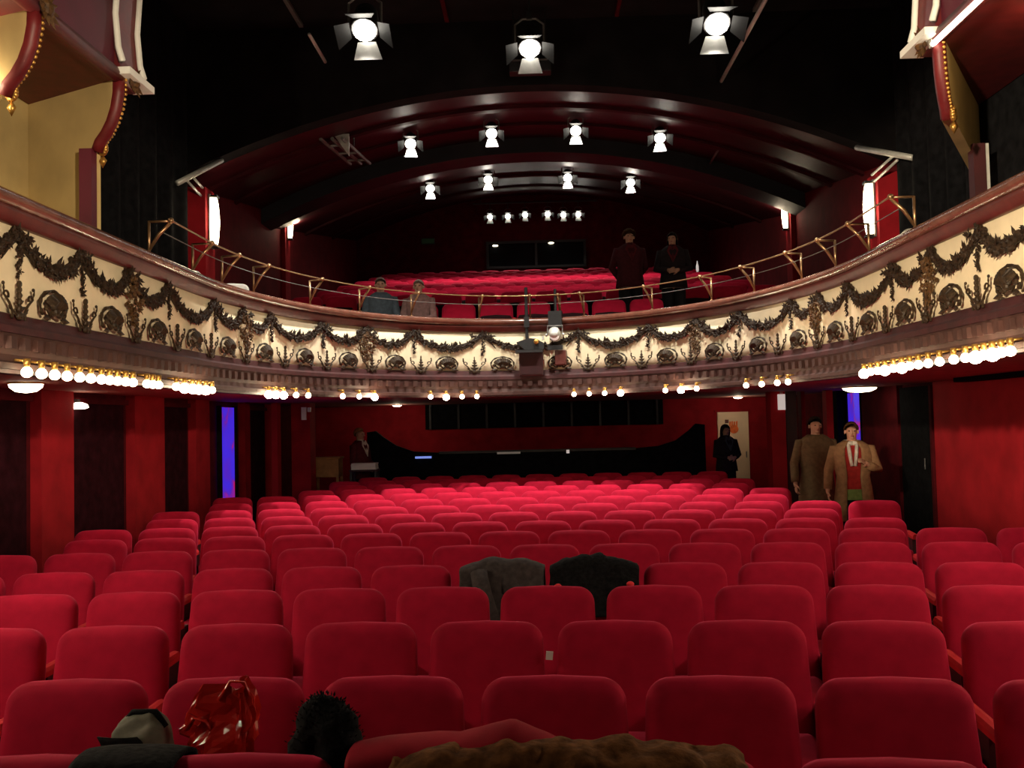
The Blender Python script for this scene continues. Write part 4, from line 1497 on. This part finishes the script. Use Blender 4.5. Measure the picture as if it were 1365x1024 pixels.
# ------------------------------------------------------------------ fittings on the balcony front and at the back
def balcony_projector(s, label, lit):
    p, nr, tg = at(s, .20)
    t = thing('stage_lantern', label, 'spotlight', (p.x, p.y, 2.86 if lit else 2.72), math.atan2(nr.x, -nr.y), 'lanterns clamped to the balcony front')
    if lit:
        mb = MB().lathe([(.05, .10), (.075, .08), (.08, -.05), (.07, -.06)], 14, Matrix.Rotation(math.radians(62), 4, 'X'))
        mb.build('housing', M['white_metal'], t, True)
        MB().lathe([(.066, -.055), (.05, -.075), (.01, -.08)], 12, Matrix.Rotation(math.radians(-72), 4, 'X')).build('lens', M['white_sign'], t, True)
        MB().tube([(-.10, 0, 0), (-.10, 0.02, .12), (.10, 0.02, .12), (.10, 0, 0)], .010, 6).build('yoke', M['grey_metal'], t)
        for sg in (-1, 1):
            MB().ell((sg * .115, 0, 0), (.018, .022, .022), 8, 5).build('knob', M['white_metal'], t, True)
        MB().box((0, .07, .21), (.18, .10, .22)).build('clamp_box', M['black'], t)
        MB().tube([(0, .10, .30), (0, .10, .62)], .018, 8).build('pole', M['black'], t)
        MB().box((0, .0, -.17), (.20, .04, .06)).build('barn_door', M['black'], t)
    else:
        mb = MB().prism([(-.06, -.05), (.20, -.05), (.20, .03), (.10, .09), (.0, .10), (-.16, .05)], .16)
        mb.build('housing', M['black'], t)
        MB().lathe([(.03, .0), (.035, .03), (.03, .04)], 12, Matrix.Translation((.10, -.08, .05)) @ Matrix.Rotation(PI / 2, 4, 'X')).build('lens', M['gold'], t, True)
        MB().box((-.0, -.02, -.075), (.36, .22, .035)).build('tray', M['black'], t)
        MB().box((.19, -.03, .10), (.03, .05, .05)).build('bracket', M['white_metal'], t)
        MB().tube([(-.02, .12, -.1), (-.02, .12, .80)], .022, 8).build('pole', M['black'], t)
        MB().box((-.02, .12, .33), (.07, .09, .14)).build('clamp', M['black'], t)
    return t


balcony_projector(-.03, 'black lantern on a flat tray clamped at the balcony centre', False)
balcony_projector(.36, 'small white lantern with black clamp right of the balcony centre', True)
for s, wd, hh, z, lab in ((0.0, .32, .34, 2.50, 'dark red box standing in for the shadow below the black lantern at the balcony centre'),
                          (.42, .15, .20, 2.56, 'slim brown box standing in for the shadow below the white lantern')):
    p, nr, tg = at(s, .09 if s else .10)
    t = thing('shadow_block', lab, 'shadow_block', (p.x, p.y, z), math.atan2(nr.x, -nr.y))  # box added in place of a shadow on the parapet
    bev(MB().box((0, 0, 0), (wd, .12, hh)).build('shadow_body', M['base_red'] if s == 0 else M['cap_low'], t), .01)
    MB().box((0, -.064, 0), (wd * .86, .008, hh * .88)).build('shadow_face', M['seat_side'] if s == 0 else M['cap_low'], t)

# pale chair backs and papers along the balcony arms
for x, y, lab in ((-3.30, 9.15, 'pale rounded chair back behind the rail on the left balcony arm'), (-3.12, 10.1, 'second pale chair back farther along the left balcony arm'),
                  (3.38, 8.75, 'pale chair back behind the rail below the right wall sconce'), (3.18, 8.05, 'pale chair back nearest the stage on the right balcony arm')):
    sx = math.copysign(1, x)
    t = thing('arm_chair', lab, 'chair', (x + sx * .17, y, 2.50), sx * -.2, 'pale chairs on the balcony arms')
    pts = outline(.21, .19, .36, .07)
    mb = pad(pts, [(-.03, .03), (-.02, .005), (.02, .005), (.03, .03)], .18)
    mb.v = [(a, b, c_ + .44) for a, b, c_ in mb.v]
    mb.build('backrest', M['pale_cushion'], t, True)
    MB().box((0, -.22, .42), (.42, .44, .07)).build('seat_cushion', M['velvet'], t)
    for a in (-.18, .18):
        for b in (-.40, -.02):
            MB().tube([(a, b, 0), (a, b, .39)], .014, 6).build('leg', M['black'], t)

# pipes and beam ends under the vault
def pipe(label, pts, r, m, name='ceiling_pipe', grp=None):
    o = MB().tube([Vector(p) - Vector(pts[0]) for p in pts], r, 8).build(name, m, None, True)
    o.location = pts[0]
    return tag(o, label, 'pipe', grp)


pipe('pale pipe edge above the tall sconce on the left', [(-4.30, 11.2, 4.72), (-4.02, 12.0, 5.22)], .035, M['white_metal'])
pipe('upper one of two short struts below the pale pipe on the left', [(-4.24, 11.5, 4.90), (-4.22, 12.0, 4.80)], .016, M['white_metal'])
pipe('lower one of two short struts below the pale pipe on the left', [(-4.27, 11.4, 4.82), (-4.24, 12.0, 4.70)], .016, M['white_metal'])
pipe('pale pipe edge above the tall sconce on the right', [(4.32, 10.6, 4.60), (4.05, 11.6, 5.02)], .035, M['white_metal'])
pipe('upper short strut below the pale pipe on the right', [(4.24, 10.95, 4.72), (4.15, 11.4, 4.62)], .016, M['white_metal'])
pipe('lower short strut below the pale pipe on the right', [(4.27, 10.9, 4.66), (4.18, 11.4, 4.54)], .016, M['white_metal'])
pipe('long thin pale pipe under the vault on the right', [(2.96, 13.0, 5.95), (3.05, 15.8, 6.03)], .022, M['grey_metal'])
pipe('long thin pale pipe below the black ceiling on the right', [(2.45, 9.4, 5.98), (2.45, 11.8, 5.98)], .024, M['white_metal'])
pipe('short pale pipe below the black ceiling on the left', [(-2.42, 10.2, 6.08), (-2.42, 11.0, 6.08)], .020, M['white_metal'])
# ladder-like lighting frame on the left under the first vault
t = thing('lighting_ladder', 'grey lighting ladder with a pale plate hung under the arch on the left', 'lighting frame', (-2.9, 12.8, 5.55))
for dx in (0, .16, .30):
    MB().tube([(dx, 0, .16), (dx + .12, 1.5, .22)], .025, 6).build('side_rail', M['grey_metal'], t)
for q in (.25, .55, .85):
    MB().tube([(.12 * q, 1.5 * q, .16 + .06 * q), (.30 + .12 * q, 1.5 * q, .16 + .06 * q)], .018, 6).build('rung', M['grey_metal'], t)
MB().prism([(.14, .22), (.36, .22), (.36, -.10)], .02, Matrix.Translation((0, .2, .06))).build('plate', M['white_metal'], t)
for a in (0, .30):
    MB().tube([(a + .05, .6, .18), (a + .05, .6, .36)], .008, 5).build('hanger', M['black'], t)
# box bracket under the middle floodlight
t = thing('cable_box', 'black cable box hung from the ceiling just behind the middle floodlight', 'box', (.03, 11.6, 6.16))
bev(MB().box((0, 0, .0), (.52, .18, .16)).build('case', M['black'], t), .01)
MB().box((0, -.095, .06), (.44, .01, .02)).build('front_edge', M['grey_metal'], t)
for a in (-.2, .2):
    MB().tube([(a, 0, .08), (a, 0, .74)], .012, 6).build('hanger', M['black'], t)

# exit signs, small lights, switch plates
for x, y, z, rz, lab in ((-2.75, YB1 - .03, 6.55, 0, 'dim green exit sign on the dark back wall at the left'), (4.55, YB1 - .03, 7.25, 0, 'dim green exit sign on the dark back wall at the right')):
    t = thing('exit_sign', lab, 'sign', (x, y, z), rz, 'green exit signs')
    MB().box((0, 0, 0), (.36, .05, .16)).build('case', M['black'], t)
    MB().box((0, -.028, 0), (.32, .012, .12)).build('panel', M['exit'], t)
for i, (x, z) in enumerate(((-.97, 6.37), (.50, 6.40))):
    t = thing('booth_lamp', ('left', 'right')[i] + ' small white lamp inside the projection window', 'lamp', (x, YB1 - .10, z))
    MB().ell((0, 0, 0), (.075, .03, .022), 10, 6).build('lens', M['ceil_lamp'], t, True)
    MB().box((0, .025, .02), (.16, .03, .03)).build('holder', M['black'], t)
t = thing('emergency_lamp', 'slim white emergency lamp behind the right end of the balcony rows', 'lamp', (3.55, 20.2, 4.98))
mb = MB().lathe([(.02, -.12), (.03, -.08), (.03, .0), (.016, .06), (.008, .12)], 10)
mb.build('cover', M['white_sign'], t, True)
MB().tube([(0, 0, -.9), (0, 0, -.12)], .015, 6).build('post', M['black'], t)
for x, y, lab, m in ((-3.66, 14.70, 'small pale switch plate on the red pier at the left', 'paper'), (3.75, 14.43, 'small pale lit sign on the red pier at the right', 'white_sign')):
    t = thing('sign', lab, 'sign', (x, y, 1.93))
    MB().box((0, 0, 0), (.075 if x < 0 else .11, .03, .20 if x < 0 else .24)).build('plate', M[m], t)
    MB().box((.085 if x < 0 else -.0, .0, .06 if x < 0 else .14), (.05, .03, .07 if x < 0 else .02)).build('mount', M['white_metal'], t)

# standing rail wall with swept ends behind the last row, with its small lights
t = thing('rear_screen', 'long black rear screen with swept-up ends behind the last stalls row', 'screen', (0, 16.3, 0))
poly = [(-2.95, 0), (2.9, 0), (2.9, 1.60), (2.75, 1.62), (2.62, 1.50), (2.40, 1.34), (2.1, 1.25), (1.7, 1.22)]
poly += [(-1.75, 1.22), (-2.15, 1.25), (-2.45, 1.36), (-2.68, 1.52), (-2.80, 1.62), (-2.95, 1.60)]
MB().prism(poly, .10).build('screen_panel', M['black_cloth'], t)
MB().box((0, 0, 1.215), (3.4, .16, .04)).build('top_rail', M['black'], t)
for x, wd, m, lab in ((-1.97, .28, 'blue_strip', 'thin blue glowing strip on the black rear screen'), (-.49, .40, 'grey_strip', 'thin grey strip on the black rear screen'),
                      (.53, .05, 'white_sign', 'tiny white light on the black rear screen')):
    o = MB().box((0, 0, 0), (wd, .03, .035 if wd > .1 else .06)).build('strip_light', M[m])
    o.location = (x, 16.22, 1.145 if x < -1 else 1.19)
    tag(o, lab, 'light')

# wooden stand and table with programmes at the back left, panel door at the back right
t = thing('wooden_stand', 'pale wooden stand with open lower front beside the left pier', 'stand', (-3.50, 15.6, 0))
bev(MB().box((0, 0, 1.03), (.44, .36, .30)).build('drawer_case', M['wood'], t), .008)
bev(MB().box((0, 0, 1.195), (.48, .40, .03)).build('top', M['wood'], t), .006)
for a in (-.20, .20):
    for b in (-.16, .16):
        MB().box((a, b, .44), (.04, .04, .88)).build('leg', M['wood'], t)
t = thing('side_table', 'small dark table carrying the white programmes before the side-on usher', 'table', (-2.84, 15.40, 0))
MB().box((0, 0, .985), (.46, .32, .03)).build('top', M['seat_side'], t)
for a in (-.20, .20):
    for b in (-.13, .13):
        MB().box((a, b, .485), (.035, .035, .97)).build('leg', M['black'], t)
t = thing('programme_stack', 'low stack of white programmes lying on the small dark table', 'papers', (-2.84, 15.40, 1.0))
for i in range(5):
    MB().box((rnd(-.008, .008), rnd(-.008, .008), .010 + .021 * i), (.40, .27, .019)).build('booklet', M['paper'], t)
d = struct('door_6', MB().box((3.86, YB0 - .03, .92), (.60, .06, 1.80)), M['door_cream'])
MB().box((3.86, YB0 - .02, 1.84), (.70, .06, .05)).build('door_frame', M['red_wall'], d)
MB().tube([(4.10, YB0 - .08, .92), (4.10, YB0 - .08, 1.04)], .012, 6).build('door_handle', M['grey_metal'], d)
t = thing('poster', 'white paper with an orange hand-like print stuck on the cream door', 'poster', (3.87, YB0 - .068, 1.50))
MB().box((0, 0, 0), (.34, .008, .42)).build('sheet', M['door_cream'], t)
mb = MB()
mb.prism([(.09 * math.cos(a) - .0, .085 * math.sin(a) - .02) for a in [i * PI / 8 for i in range(16)]], .006, Matrix.Translation((0, -.007, 0)))
for i, x in enumerate((-.075, -.035, .01, .055)):
    mb.prism([(x - .016, .04), (x + .016, .04), (x + .02, .13 + .01 * (i % 2)), (x - .012, .13)], .006, Matrix.Translation((0, -.007, 0)))
mb.build('print', M['orange'], t)
MB().prism([(-.17, .10), (-.10, .10), (-.10, .17), (-.17, .17)], .006, Matrix.Translation((0, -.007, 0))).build('print', M['cap_low'], t)
# two unseen dish lamps, added to brighten the rear under the balcony
for x, y, e, lab in ((3.75, 17.5, 9, 'added unseen dish lamp under the balcony near the cream door'), (-2.6, 17.5, 7, 'added unseen dish lamp under the balcony behind the left end of the screen')):
    t = thing('ceiling_lamp', lab, 'lamp', (x, y, SOF))
    MB().lathe([(.09, -.012), (.08, -.03), (.05, -.042), (.01, -.045)], 16).build('glass_dish', M['ceil_lamp'], t, True)
    MB().lathe([(.092, 0), (.095, -.014), (.086, -.016)], 16).build('rim', M['gold'], t, True)
    light('dish_fill', 'POINT', (x, y, SOF - .08), None, e, WARM, .05)
